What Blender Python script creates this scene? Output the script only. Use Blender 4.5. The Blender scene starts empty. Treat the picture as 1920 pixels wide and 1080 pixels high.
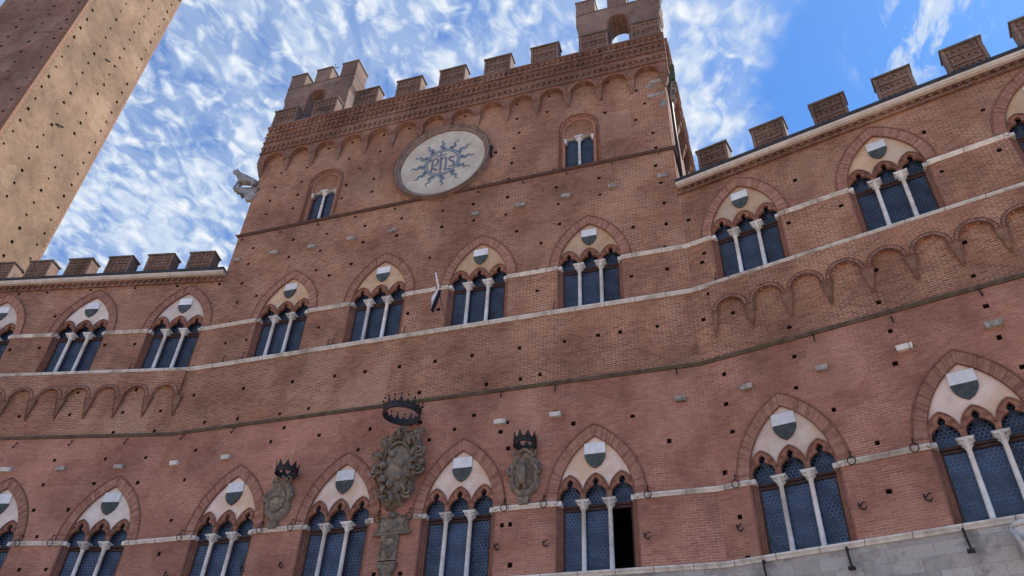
import bpy, bmesh, math, random
from mathutils import Vector, Matrix, noise
from mathutils.geometry import delaunay_2d_cdt
random.seed(7)
C = bpy.context.scene.collection
R_ = math.radians
# ------------------------------------------------------------ camera
YAW, PITCH, ROLL = 0.3399, 0.6779, 0.0523
cy, sy, cp, sp = math.cos(YAW), math.sin(YAW), math.cos(PITCH), math.sin(PITCH)
fwd = Vector((-sy*cp, cy*cp, sp)); r0 = Vector((cy, sy, 0)); u0 = r0.cross(fwd)
rt = math.cos(ROLL)*r0 + math.sin(ROLL)*u0; up = -math.sin(ROLL)*r0 + math.cos(ROLL)*u0
cd = bpy.data.cameras.new('camera'); cam = bpy.data.objects.new('camera', cd); C.objects.link(cam)
M = Matrix((rt, up, -fwd)).transposed().to_4x4(); M.translation = (14.3052, -27.8895, 1.7)
cam.matrix_world = M
cd.sensor_width = 36; cd.lens = 36*1488.5/1920; cd.clip_end = 5000; cd.clip_start = .1
bpy.context.scene.camera = cam
# ------------------------------------------------------------ sun, sky, exposure
SUN_EL, SUN_AZ = R_(58), R_(33)          # azimuth measured from +X towards +Y (behind the palace, from the right)
sv = Vector((math.cos(SUN_EL)*math.cos(SUN_AZ), math.cos(SUN_EL)*math.sin(SUN_AZ), math.sin(SUN_EL)))
ld = bpy.data.lights.new('sun', 'SUN'); ld.energy = 4.6; ld.angle = R_(.6); ld.color = (1, .93, .82)
sun = bpy.data.objects.new('sun', ld); C.objects.link(sun)
sun.rotation_euler = sv.to_track_quat('Z', 'Y').to_euler()
W = bpy.data.worlds.new('World'); bpy.context.scene.world = W; W.use_nodes = True
nt = W.node_tree; nt.nodes.clear()
def nd(nt, t, **k):
    n = nt.nodes.new(t)
    for a, v in k.items():
        if a in ('loc',): continue
        setattr(n, a, v)
    return n
def lk(nt, a, b): nt.links.new(a, b)
def val(nt, s, v):
    """link or set"""
    if isinstance(v, bpy.types.NodeSocket): nt.links.new(v, s)
    else: s.default_value = v
def math_(nt, op, a, b=0.0, c=None, clamp=False):
    n = nd(nt, 'ShaderNodeMath', operation=op); n.use_clamp = clamp
    val(nt, n.inputs[0], a); val(nt, n.inputs[1], b)
    if c is not None: val(nt, n.inputs[2], c)
    return n.outputs[0]
def mixc(nt, f, a, b, bt='MIX'):
    n = nd(nt, 'ShaderNodeMix', data_type='RGBA', blend_type=bt)
    val(nt, n.inputs[0], f); val(nt, n.inputs[6], a); val(nt, n.inputs[7], b)
    return n.outputs[2]
def mrange(nt, v, a, b, c=0.0, d=1.0, smooth=True):
    n = nd(nt, 'ShaderNodeMapRange'); n.interpolation_type = 'SMOOTHSTEP' if smooth else 'LINEAR'
    val(nt, n.inputs[0], v); n.inputs[1].default_value = a; n.inputs[2].default_value = b
    n.inputs[3].default_value = c; n.inputs[4].default_value = d
    return n.outputs[0]
def noisen(nt, vec, scale, detail=4, rough=.55, dist=0.0):
    n = nd(nt, 'ShaderNodeTexNoise'); val(nt, n.inputs['Vector'], vec)
    n.inputs['Scale'].default_value = scale; n.inputs['Detail'].default_value = detail
    n.inputs['Roughness'].default_value = rough; n.inputs['Distortion'].default_value = dist
    return n.outputs['Fac']
def build_sky():
    sky = nd(nt, 'ShaderNodeTexSky', sky_type='NISHITA'); sky.sun_disc = False
    sky.sun_elevation = SUN_EL; sky.sun_rotation = math.pi/2 - SUN_AZ
    sky.air_density = 1.0; sky.dust_density = .3; sky.ozone_density = 3.5
    tc = nd(nt, 'ShaderNodeTexCoord'); g = tc.outputs['Generated']
    sep = nd(nt, 'ShaderNodeSeparateXYZ'); lk(nt, g, sep.inputs[0])
    zz = math_(nt, 'MAXIMUM', sep.outputs[2], .06)
    px = math_(nt, 'DIVIDE', sep.outputs[0], zz); py = math_(nt, 'DIVIDE', sep.outputs[1], zz)
    cmb = nd(nt, 'ShaderNodeCombineXYZ'); lk(nt, px, cmb.inputs[0]); lk(nt, py, cmb.inputs[1])
    v = cmb.outputs[0]
    # cloud layer laid out on a level plane above the town: puffs, broken by a large soft pattern
    mp = nd(nt, 'ShaderNodeMapping'); lk(nt, v, mp.inputs[0]); mp.inputs['Rotation'].default_value = (0, 0, R_(25)); mp.inputs['Scale'].default_value = (1.0, .72, 1)
    vd = nd(nt, 'ShaderNodeVectorMath', operation='ADD'); ns_ = nd(nt, 'ShaderNodeTexNoise'); lk(nt, mp.outputs[0], ns_.inputs['Vector']); ns_.inputs['Scale'].default_value = 14; ns_.inputs['Detail'].default_value = 3
    sc_ = nd(nt, 'ShaderNodeVectorMath', operation='SCALE'); lk(nt, ns_.outputs['Color'], sc_.inputs[0]); sc_.inputs['Scale'].default_value = .05
    lk(nt, mp.outputs[0], vd.inputs[0]); lk(nt, sc_.outputs[0], vd.inputs[1])
    vor = nd(nt, 'ShaderNodeTexVoronoi', feature='SMOOTH_F1'); lk(nt, vd.outputs[0], vor.inputs['Vector']); vor.inputs['Scale'].default_value = 40; vor.inputs['Smoothness'].default_value = .6
    cell = mrange(nt, vor.outputs['Distance'], .62, .10)
    puff = math_(nt, 'ADD', math_(nt, 'MULTIPLY', noisen(nt, mp.outputs[0], 30, 6, .56, .8), .84), math_(nt, 'MULTIPLY', cell, .13))
    soft = noisen(nt, mp.outputs[0], 7.5, 5, .55, 1.2)
    big = noisen(nt, v, 2.2, 2, .5)
    edge = noisen(nt, v, 7, 5, .6)
    # clear quarter of the sky to the right of the palace, cloud bank to its left
    side = math_(nt, 'ADD', math_(nt, 'ADD', px, math_(nt, 'MULTIPLY', py, .12)), math_(nt, 'MULTIPLY', math_(nt, 'SUBTRACT', edge, .5), .22))
    bank = mrange(nt, side, .235, .15)
    d = math_(nt, 'ADD', math_(nt, 'ADD', math_(nt, 'MULTIPLY', puff, .62), math_(nt, 'MULTIPLY', soft, .38)), math_(nt, 'MULTIPLY', math_(nt, 'SUBTRACT', big, .5), .18))
    cov = math_(nt, 'MULTIPLY', math_(nt, 'MULTIPLY', mrange(nt, d, .33, .58), .97), bank)
    veil = math_(nt, 'MULTIPLY', mrange(nt, soft, .26, .56), math_(nt, 'MULTIPLY', bank, .46))
    cov = math_(nt, 'MAXIMUM', cov, veil)
    # a few wisps in the clear part
    wv = nd(nt, 'ShaderNodeMapping'); lk(nt, v, wv.inputs[0]); wv.inputs['Rotation'].default_value = (0, 0, R_(-35)); wv.inputs['Scale'].default_value = (1, .35, 1)
    wn = noisen(nt, wv.outputs[0], 20, 8, .65, .5)
    wd = nd(nt, 'ShaderNodeVectorMath', operation='DISTANCE'); lk(nt, v, wd.inputs[0]); wd.inputs[1].default_value = (WISP[0], WISP[1], 0)
    wm = mrange(nt, wd.outputs['Value'], .12, .04)
    wisp = math_(nt, 'MULTIPLY', math_(nt, 'MULTIPLY', mrange(nt, wn, .46, .60), .9), wm)
    cov = math_(nt, 'MAXIMUM', cov, wisp)
    tint = mixc(nt, 1.0, sky.outputs[0], SKY_TINT, 'MULTIPLY')
    shade = mixc(nt, mrange(nt, puff, .45, .75), CLOUD_LO, CLOUD_HI)
    col = mixc(nt, cov, tint, shade)
    bg = nd(nt, 'ShaderNodeBackground'); lk(nt, col, bg.inputs[0]); bg.inputs[1].default_value = .1
    out = nd(nt, 'ShaderNodeOutputWorld'); lk(nt, bg.outputs[0], out.inputs[0])
WISP = (.315, .775)
SKY_TINT = (.50, .84, 1.16, 1); CLOUD_LO = (3.6, 4.2, 5.1, 1); CLOUD_HI = (5.4, 5.6, 5.8, 1)
build_sky()
vs = bpy.context.scene.view_settings
vs.view_transform = 'Standard'; vs.look = 'None'; vs.exposure = .84; vs.gamma = 1; vs.use_curve_mapping = False
# ------------------------------------------------------------ materials
def newmat(name):
    m = bpy.data.materials.new(name); m.use_nodes = True; t = m.node_tree; b = t.nodes['Principled BSDF']
    return m, t, b
def coords(t, diag=True):
    tc = nd(t, 'ShaderNodeTexCoord'); s = nd(t, 'ShaderNodeSeparateXYZ'); lk(t, tc.outputs['Object'], s.inputs[0])
    c = nd(t, 'ShaderNodeCombineXYZ')
    x = math_(t, 'ADD', s.outputs[0], s.outputs[1]) if diag else s.outputs[0]
    lk(t, x, c.inputs[0]); lk(t, s.outputs[2], c.inputs[1])
    return tc.outputs['Object'], c.outputs[0], s
def brickmat(name, c1, c2, mortar, stain, bw=.34, rh=.098, ms=.013, stain_amt=.5, pale=(.50,.38,.30,1), pale_amt=.35, wob=.012, mfade=.5, bump=.35):
    m, t, b = newmat(name)
    obj, uv, s = coords(t)
    n1 = nd(t, 'ShaderNodeTexNoise'); lk(t, obj, n1.inputs['Vector']); n1.inputs['Scale'].default_value = 1.3; n1.inputs['Detail'].default_value = 3
    off = nd(t, 'ShaderNodeVectorMath', operation='SCALE'); sb = nd(t, 'ShaderNodeVectorMath', operation='SUBTRACT')
    lk(t, n1.outputs['Color'], sb.inputs[0]); sb.inputs[1].default_value = (.5,.5,.5); lk(t, sb.outputs[0], off.inputs[0]); off.inputs['Scale'].default_value = wob*4
    ad = nd(t, 'ShaderNodeVectorMath', operation='ADD'); lk(t, uv, ad.inputs[0]); lk(t, off.outputs[0], ad.inputs[1])
    br = nd(t, 'ShaderNodeTexBrick'); lk(t, ad.outputs[0], br.inputs['Vector'])
    br.inputs['Color1'].default_value = c1; br.inputs['Color2'].default_value = c2; br.inputs['Mortar'].default_value = mortar
    br.inputs['Scale'].default_value = 1; br.inputs['Mortar Size'].default_value = ms; br.inputs['Mortar Smooth'].default_value = .3
    br.inputs['Bias'].default_value = -.1; br.inputs['Brick Width'].default_value = bw; br.inputs['Row Height'].default_value = rh
    br2 = nd(t, 'ShaderNodeTexBrick'); lk(t, ad.outputs[0], br2.inputs['Vector'])
    br2.inputs['Color1'].default_value = c1; br2.inputs['Color2'].default_value = c2; br2.inputs['Mortar'].default_value = tuple(.5*(a+q) for a, q in zip(c1, c2))
    for k in ('Scale', 'Mortar Size', 'Bias', 'Brick Width', 'Row Height'): br2.inputs[k].default_value = br.inputs[k].default_value
    # joints pointed with pale lime in patches, flush and dark elsewhere
    pm = mrange(t, noisen(t, obj, .45, 5, .65), .38, .62, mfade, 1.0)
    col = mixc(t, pm, br2.outputs[0], br.outputs[0])
    fs_ = nd(t, 'ShaderNodeMapping'); lk(t, uv, fs_.inputs[0]); fs_.inputs['Scale'].default_value = (1, 3.2, 1)
    fine = noisen(t, fs_.outputs[0], 4.5, 5, .8)
    stretch = nd(t, 'ShaderNodeMapping'); lk(t, uv, stretch.inputs[0]); stretch.inputs['Scale'].default_value = (2.2, 8.0, 1)
    row = noisen(t, stretch.outputs[0], 1.4, 5, .75)
    col = mixc(t, mrange(t, row, .50, .74, 0, pale_amt), col, pale)
    col = mixc(t, mrange(t, fine, .35, .62, .45, 0), col, stain)
    mid = noisen(t, obj, 1.1, 5, .6)
    col = mixc(t, mrange(t, mid, .46, .72, 0, stain_amt), col, stain)
    st_ = nd(t, 'ShaderNodeMapping'); lk(t, uv, st_.inputs[0]); st_.inputs['Scale'].default_value = (1.0, .16, 1)
    rain = noisen(t, st_.outputs[0], 1.5, 5, .65)
    col = mixc(t, math_(t, 'MULTIPLY', mrange(t, rain, .54, .74, 0, .42), mrange(t, noisen(t, obj, .3, 3, .5), .42, .62)), col, stain)
    vo = nd(t, 'ShaderNodeTexVoronoi'); vo.distance = 'CHEBYCHEV'; lk(t, uv, vo.inputs['Vector']); vo.inputs['Scale'].default_value = .42; vo.inputs['Randomness'].default_value = 1
    vs_ = nd(t, 'ShaderNodeSeparateColor'); lk(t, vo.outputs['Color'], vs_.inputs[0])
    col = mixc(t, mrange(t, vs_.outputs[0], .72, .78, 0, .22), col, mixc(t, vs_.outputs[1], c1, pale))
    big = noisen(t, obj, .23, 4, .55)
    hs = nd(t, 'ShaderNodeHueSaturation'); lk(t, col, hs.inputs['Color'])
    lk(t, mrange(t, big, .3, .7, .76, 1.22), hs.inputs['Value']); hs.inputs['Hue'].default_value = .5
    lk(t, hs.outputs[0], b.inputs['Base Color']); b.inputs['Roughness'].default_value = .92
    b.inputs['Specular IOR Level'].default_value = .2
    bp = nd(t, 'ShaderNodeBump'); bp.inputs['Strength'].default_value = bump; bp.inputs['Distance'].default_value = .02
    hgt = math_(t, 'SUBTRACT', math_(t, 'MULTIPLY', fine, .6), br.outputs['Fac'])
    lk(t, hgt, bp.inputs['Height']); lk(t, bp.outputs[0], b.inputs['Normal'])
    return m
def mottled(name, a, b_, scale=3, rough=.85, spec=.25, bump=.25, c=None, streak=False, metal=0):
    m, t, b = newmat(name); obj0, uv, s = coords(t)
    oi = nd(t, 'ShaderNodeObjectInfo'); av = nd(t, 'ShaderNodeVectorMath', operation='MULTIPLY_ADD')
    cb_ = nd(t, 'ShaderNodeCombineXYZ')
    for q in range(3): lk(t, oi.outputs['Random'], cb_.inputs[q])
    lk(t, cb_.outputs[0], av.inputs[0]); av.inputs[1].default_value = (37, 53, 29); lk(t, obj0, av.inputs[2]); obj = av.outputs[0]
    v = obj
    if streak:
        mp = nd(t, 'ShaderNodeMapping'); lk(t, obj, mp.inputs[0]); mp.inputs['Scale'].default_value = (2.5, 2.5, .5); v = mp.outputs[0]
    n = noisen(t, v, scale, 6, .62)
    col = mixc(t, mrange(t, n, .34, .66), a, b_)
    if c is not None:
        col = mixc(t, mrange(t, noisen(t, v, scale*.35, 5, .6), .48, .66), col, c)
    hv = nd(t, 'ShaderNodeHueSaturation'); lk(t, col, hv.inputs['Color']); lk(t, mrange(t, oi.outputs['Random'], 0, 1, .86, 1.12, False), hv.inputs['Value'])
    lk(t, hv.outputs[0], b.inputs['Base Color']); b.inputs['Roughness'].default_value = rough; b.inputs['Specular IOR Level'].default_value = spec
    b.inputs['Metallic'].default_value = metal
    bp = nd(t, 'ShaderNodeBump'); bp.inputs['Strength'].default_value = bump; bp.inputs['Distance'].default_value = .02
    lk(t, noisen(t, obj, scale*8, 4, .6), bp.inputs['Height']); lk(t, bp.outputs[0], b.inputs['Normal'])
    return m
def glassmat(name, base, lead, pitch=.105, lo=.33, hi=.45):
    """small round panes set in lead, staggered rows"""
    m, t, b = newmat(name); obj, uv, s = coords(t, False)
    sy_ = math_(t, 'DIVIDE', s.outputs[2], pitch*.866)
    rowi = math_(t, 'FLOOR', sy_)
    sh = math_(t, 'MULTIPLY', math_(t, 'FLOORED_MODULO', rowi, 2.0), .5)
    sx = math_(t, 'ADD', math_(t, 'DIVIDE', s.outputs[0], pitch), sh)
    fx = math_(t, 'SUBTRACT', math_(t, 'FRACT', sx), .5); fy = math_(t, 'MULTIPLY', math_(t, 'SUBTRACT', math_(t, 'FRACT', sy_), .5), .866)
    r = math_(t, 'SQRT', math_(t, 'ADD', math_(t, 'MULTIPLY', fx, fx), math_(t, 'MULTIPLY', fy, fy)))
    disc = mrange(t, r, hi, lo)
    cell = nd(t, 'ShaderNodeCombineXYZ'); lk(t, math_(t, 'FLOOR', sx), cell.inputs[0]); lk(t, rowi, cell.inputs[1])
    wn = nd(t, 'ShaderNodeTexWhiteNoise'); wn.noise_dimensions = '2D'; lk(t, cell.outputs[0], wn.inputs['Vector'])
    tone = mixc(t, wn.outputs['Value'], tuple(x*.55 for x in base[:3])+(1,), tuple(min(1, x*1.3) for x in base[:3])+(1,))
    big = noisen(t, obj, .9, 3, .5)
    oi = nd(t, 'ShaderNodeObjectInfo')
    tone = mixc(t, mrange(t, big, .35, .7, 0, .5), tone, lead)
    hv = nd(t, 'ShaderNodeHueSaturation'); lk(t, tone, hv.inputs['Color']); lk(t, mrange(t, oi.outputs['Random'], 0, 1, .55, 1.5, False), hv.inputs['Value']); tone = hv.outputs[0]
    ld2 = mixc(t, mrange(t, noisen(t, obj, 2.2, 3, .6), .35, .65), tuple(x*.5 for x in lead[:3])+(1,), tuple(x*1.25 for x in lead[:3])+(1,))
    lk(t, mixc(t, disc, ld2, tone), b.inputs['Base Color'])
    lk(t, mrange(t, disc, 0, 1, .55, .16, False), b.inputs['Roughness']); b.inputs['Specular IOR Level'].default_value = .36; b.inputs['IOR'].default_value = 1.5
    bp = nd(t, 'ShaderNodeBump'); bp.inputs['Strength'].default_value = .5; bp.inputs['Distance'].default_value = .02
    h = math_(t, 'ADD', math_(t, 'MULTIPLY', r, r), math_(t, 'MULTIPLY', noisen(t, obj, 5, 2, .5), .5))
    lk(t, h, bp.inputs['Height']); lk(t, bp.outputs[0], b.inputs['Normal'])
    return m
c4 = lambda r, g, b: (r, g, b, 1)
MT = {}
MT['brick_up'] = brickmat('brick_up', c4(.375,.172,.102), c4(.20,.08,.05), c4(.70,.48,.33), c4(.115,.058,.04), pale=c4(.50,.35,.25), pale_amt=.34, wob=.02, stain_amt=.27, ms=.012, mfade=.35)
MT['brick_low'] = brickmat('brick_low', c4(.425,.198,.138), c4(.31,.13,.09), c4(.58,.37,.275), c4(.18,.08,.055), pale=c4(.50,.285,.20), wob=.018, pale_amt=.30, mfade=.12, ms=.010, stain_amt=.45, bump=.25)
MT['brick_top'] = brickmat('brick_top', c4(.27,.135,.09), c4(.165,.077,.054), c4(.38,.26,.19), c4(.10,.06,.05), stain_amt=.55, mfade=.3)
MT['brick_merlon'] = brickmat('brick_merlon', c4(.235,.14,.105), c4(.15,.088,.068), c4(.34,.26,.21), c4(.085,.062,.055), stain_amt=.65, mfade=.4)
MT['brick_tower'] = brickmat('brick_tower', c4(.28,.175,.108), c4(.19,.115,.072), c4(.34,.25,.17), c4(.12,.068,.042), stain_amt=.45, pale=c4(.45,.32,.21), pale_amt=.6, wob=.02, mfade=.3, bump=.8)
MT['arch_a'] = mottled('arch_brick_a', c4(.38,.195,.135), c4(.29,.14,.095), 5)
MT['arch_b'] = mottled('arch_brick_b', c4(.30,.145,.10), c4(.22,.10,.07), 5)
MT['arch_c'] = mottled('arch_brick_c', c4(.44,.24,.17), c4(.34,.17,.12), 5)
MT['mould'] = mottled('moulded_brick', c4(.27,.13,.088), c4(.175,.08,.056), 4)
MT['hood'] = mottled('terracotta_hood', c4(.33,.16,.105), c4(.22,.10,.068), 4)
MT['marble'] = mottled('weathered_marble', c4(.74,.70,.64), c4(.57,.52,.46), 2.5, c=c4(.38,.34,.29), streak=False)
def joints(m, pitch):
    t = m.node_tree; bs = t.nodes['Principled BSDF']; src = bs.inputs['Base Color'].links[0].from_socket
    obj, uv, s = coords(t); f = math_(t, 'ABSOLUTE', math_(t, 'SUBTRACT', math_(t, 'FRACT', math_(t, 'DIVIDE', s.outputs[0], pitch)), .5))
    lk(t, mixc(t, mrange(t, f, .014, .008, 0, .75), src, c4(.12,.10,.085)), bs.inputs['Base Color'])
joints(MT['marble'], 1.37)
MT['column'] = mottled('column_marble', c4(.76,.74,.71), c4(.62,.60,.57), 3, rough=.6, c=c4(.50,.47,.44))
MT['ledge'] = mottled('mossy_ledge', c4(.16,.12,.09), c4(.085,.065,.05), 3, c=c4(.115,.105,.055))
MT['quoin'] = mottled('quoin_brick', c4(.27,.145,.085), c4(.19,.10,.06), 5)
MT['corbel'] = mottled('corbel_brick', c4(.26,.145,.092), c4(.17,.09,.06), 4)
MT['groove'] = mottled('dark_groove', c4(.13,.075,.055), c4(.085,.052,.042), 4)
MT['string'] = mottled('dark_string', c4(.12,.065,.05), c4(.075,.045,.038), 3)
MT['white_cornice'] = mottled('white_cornice', c4(.66,.60,.53), c4(.52,.46,.40), 2)
MT['gutter'] = mottled('gutter_sheet', c4(.025,.025,.03), c4(.045,.045,.05), 2, rough=.6)
MT['cope'] = mottled('merlon_cope', c4(.20,.16,.135), c4(.11,.09,.08), 4)
MT['ochre'] = mottled('ochre_plaster', c4(.60,.42,.27), c4(.48,.31,.185), 1.6, c=c4(.52,.42,.32))
MT['plaster'] = mottled('pink_plaster', c4(.74,.60,.52), c4(.62,.47,.39), 1.6, c=c4(.60,.42,.28))
MT['plaster_left'] = mottled('pale_plaster', c4(.72,.62,.55), c4(.60,.50,.43), 1.6)
MT['shield_white'] = mottled('shield_white', c4(.80,.80,.80), c4(.66,.66,.67), 3)
MT['shield_dark'] = mottled('shield_dark', c4(.050,.062,.062), c4(.09,.105,.10), 4)
MT['frame'] = mottled('window_frame', c4(.075,.035,.03), c4(.045,.025,.022), 5, rough=.7)
MT['glass'] = glassmat('roundel_glass', (.004,.008,.018), c4(.062,.094,.16), pitch=.145)
MT['glass_up'] = glassmat('roundel_glass_up', (.004,.007,.015), c4(.040,.060,.105), pitch=.145)
MT['iron'] = mottled('wrought_iron', c4(.022,.022,.028), c4(.05,.038,.035), 9, rough=.6, metal=.3)
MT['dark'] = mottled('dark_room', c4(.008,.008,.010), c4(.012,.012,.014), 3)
MT['hole_shade'] = mottled('hole_shade_brick', c4(.08,.045,.035), c4(.045,.028,.024), 6)  # brick inside the putlog holes; their shade is put into the colour
MT['grey_stone'] = mottled('grey_stone_block', c4(.42,.38,.34), c4(.28,.25,.22), 6, c=c4(.2,.17,.15))
MT['carved'] = mottled('carved_pietra', c4(.24,.19,.145), c4(.11,.088,.07), 7, c=c4(.31,.245,.185), bump=.6)
MT['carved_light'] = mottled('carved_light', c4(.25,.20,.16), c4(.14,.112,.09), 7, c=c4(.29,.225,.16), bump=.6)
MT['disc'] = mottled('disc_plaster', c4(.58,.53,.44), c4(.47,.42,.34), 1.2, c=c4(.46,.385,.32), bump=.1)
MT['disc_frame'] = mottled('disc_frame', c4(.33,.235,.185), c4(.18,.125,.105), 2.5)
MT['blue_paint'] = mottled('blue_paint', c4(.20,.27,.34), c4(.32,.37,.41), 4)
MT['dark_paint'] = mottled('dark_paint', c4(.10,.12,.15), c4(.20,.21,.23), 5)
MT['white_stone'] = mottled('white_statue_stone', c4(.36,.35,.34), c4(.20,.195,.19), 4, c=c4(.10,.10,.10))
MT['bronze'] = mottled('green_bronze', c4(.06,.075,.05), c4(.035,.045,.04), 6, rough=.6)
MT['cloth_white'] = mottled('flag_white', c4(.78,.78,.80), c4(.68,.68,.72), 3)
MT['cloth_black'] = mottled('flag_black', c4(.012,.012,.018), c4(.02,.02,.026), 3)
MT['pole'] = mottled('pole_wood', c4(.20,.14,.11), c4(.12,.085,.07), 5)
MT['moss'] = mottled('moss', c4(.12,.10,.03), c4(.20,.15,.06), 8)
MT['paving'] = brickmat('paving', c4(.42,.24,.17), c4(.34,.18,.13), c4(.40,.33,.27), c4(.25,.16,.12), bw=.3, rh=.12)
def travertine():
    m, t, b = newmat('travertine'); obj, uv, s = coords(t)
    br = nd(t, 'ShaderNodeTexBrick'); lk(t, uv, br.inputs['Vector'])
    br.inputs['Color1'].default_value = c4(.52,.48,.44); br.inputs['Color2'].default_value = c4(.33,.305,.285); br.inputs['Mortar'].default_value = c4(.22,.19,.17)
    br.inputs['Scale'].default_value = 1; br.inputs['Mortar Size'].default_value = .006; br.inputs['Brick Width'].default_value = .85; br.inputs['Row Height'].default_value = .42
    n = noisen(t, obj, 4, 6, .7); p = noisen(t, obj, 22, 4, .6)
    col = mixc(t, mrange(t, n, .4, .66, 0, .6), br.outputs[0], c4(.46,.40,.35))
    col = mixc(t, mrange(t, noisen(t, obj, 1.1, 6, .7), .48, .66, 0, .7), col, c4(.17,.15,.135))
    col = mixc(t, mrange(t, p, .56, .68, 0, .75), col, c4(.12,.10,.09))
    lk(t, col, b.inputs['Base Color']); b.inputs['Roughness'].default_value = .9
    bp = nd(t, 'ShaderNodeBump'); bp.inputs['Strength'].default_value = .5; bp.inputs['Distance'].default_value = .03
    lk(t, n, bp.inputs['Height']); lk(t, bp.outputs[0], b.inputs['Normal']); return m
MT['travertine'] = travertine()
# ------------------------------------------------------------ mesh helpers
class MB:
    def __init__(s): s.v = []; s.f = []; s.m = []; s.sm = []
    def add(s, vs, fs, mi=0, smooth=False):
        o = len(s.v); s.v += [tuple(p) for p in vs]; s.f += [tuple(i+o for i in f) for f in fs]
        s.m += [mi]*len(fs); s.sm += [smooth]*len(fs); return s
    def box(s, x0, x1, y0, y1, z0, z1, mi=0):
        return s.add([(x, y, z) for x in (x0, x1) for y in (y0, y1) for z in (z0, z1)],
            [(0,1,3,2),(4,6,7,5),(0,4,5,1),(2,3,7,6),(0,2,6,4),(1,5,7,3)], mi)
    def frust(s, cx, cy_, z0, z1, w0, d0, w1, d1, mi=0):
        vs = [(cx+a*w0/2, cy_+b*d0/2, z0) for a, b in ((-1,-1),(1,-1),(1,1),(-1,1))]+[(cx+a*w1/2, cy_+b*d1/2, z1) for a, b in ((-1,-1),(1,-1),(1,1),(-1,1))]
        return s.add(vs, [(3,2,1,0),(4,5,6,7),(0,1,5,4),(1,2,6,5),(2,3,7,6),(3,0,4,7)], mi)
    def lathe(s, prof, n=16, c=(0,0,0), mi=0, smooth=True, fn=None):
        vs = []; fs = []
        for i, (r, z) in enumerate(prof):
            for k in range(n):
                a = 2*math.pi*k/n; rr = r*(fn(i, a) if fn else 1)
                vs.append((c[0]+rr*math.cos(a), c[1]+rr*math.sin(a), c[2]+z))
        for i in range(len(prof)-1):
            for k in range(n):
                k2 = (k+1) % n; fs.append((i*n+k, i*n+k2, (i+1)*n+k2, (i+1)*n+k))
        fs.append(tuple(reversed(range(n)))); fs.append(tuple((len(prof)-1)*n+k for k in range(n)))
        return s.add(vs, fs, mi, smooth)
    def tube(s, pts, r, n=8, mi=0, closed=False, smooth=True):
        pts = [Vector(p) for p in pts]; L = len(pts); vs = []; fs = []; ref = None
        rs = r if isinstance(r, (list, tuple)) else [r]*L
        for i, p in enumerate(pts):
            a = pts[(i-1) % L] if (closed or i > 0) else p; b = pts[(i+1) % L] if (closed or i < L-1) else p
            t = (b-a).normalized()
            if ref is None:
                ref = t.cross(Vector((0, 1, 0)))
                if ref.length < .1: ref = t.cross(Vector((1, 0, 0)))
                ref.normalize()
            ref = (ref - t*ref.dot(t)).normalized(); q = t.cross(ref)
            for k in range(n):
                an = 2*math.pi*k/n; vs.append(p+rs[i]*(math.cos(an)*ref+math.sin(an)*q))
        for i in range(L if closed else L-1):
            j = (i+1) % L
            for k in range(n):
                k2 = (k+1) % n; fs.append((i*n+k, i*n+k2, j*n+k2, j*n+k))
        if not closed: fs += [tuple(reversed(range(n))), tuple((L-1)*n+k for k in range(n))]
        return s.add(vs, fs, mi, smooth)
    def plate(s, outer, holes, y0, y1, mi=0, back=True, side_mi=None, hole_d=None, cap_mi=None):
        """flat plate in the xz plane from y0 (front) to y1 (back); holes cut through, or sunk to hole_d with a closed bottom"""
        loops = [outer]+list(holes); vs = []; ed = []
        for lp in loops:
            o = len(vs); vs += [Vector(p) for p in lp]; ed += [(o+i, o+(i+1) % len(lp)) for i in range(len(lp))]
        rv, re, rf, _, _, _ = delaunay_2d_cdt(vs, ed, [], 0, 1e-6)
        bbs = [(min(p[0] for p in h), max(p[0] for p in h), min(p[1] for p in h), max(p[1] for p in h)) for h in holes]
        def inside(p, lp):
            c = False; j = len(lp)-1
            for i in range(len(lp)):
                a, b = lp[i], lp[j]
                if (a[1] > p[1]) != (b[1] > p[1]) and p[0] < (b[0]-a[0])*(p[1]-a[1])/(b[1]-a[1])+a[0]: c = not c
                j = i
            return c
        tri = []
        for f in rf:
            c = ((rv[f[0]].x+rv[f[1]].x+rv[f[2]].x)/3, (rv[f[0]].y+rv[f[1]].y+rv[f[2]].y)/3)
            if not inside(c, outer): continue
            if any(bb[0] <= c[0] <= bb[1] and bb[2] <= c[1] <= bb[3] and inside(c, h) for h, bb in zip(holes, bbs)): continue
            tri.append(f)
        # orient towards -y
        def orient(f):
            a, b, c = (rv[i] for i in f)
            return f if (b.x-a.x)*(c.y-a.y)-(b.y-a.y)*(c.x-a.x) > 0 else tuple(reversed(f))
        tri = [orient(f) for f in tri]
        s.add([(p.x, y0, p.y) for p in rv], tri, mi)
        if back: s.add([(p.x, y1, p.y) for p in rv], [tuple(reversed(f)) for f in tri], mi)
        sm = mi if side_mi is None else side_mi
        for li, lp in enumerate(loops):
            A = sum(lp[i][0]*lp[(i+1) % len(lp)][1]-lp[(i+1) % len(lp)][0]*lp[i][1] for i in range(len(lp)))
            q = list(lp) if A > 0 else list(reversed(lp))
            if li: q = list(reversed(q))
            n = len(q); ye = y1 if (li == 0 or hole_d is None) else hole_d(li-1)
            s.add([(p[0], y0, p[1]) for p in q]+[(p[0], ye, p[1]) for p in q], [(i, i+n, (i+1) % n+n, (i+1) % n) for i in range(n)], sm if not (li and cap_mi is not None and ye < y1) else cap_mi)
            if li and hole_d is not None and ye < y1:
                s.add([(p[0], ye, p[1]) for p in reversed(q)], [tuple(range(n))], cap_mi if cap_mi is not None else sm)
        return s
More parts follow.
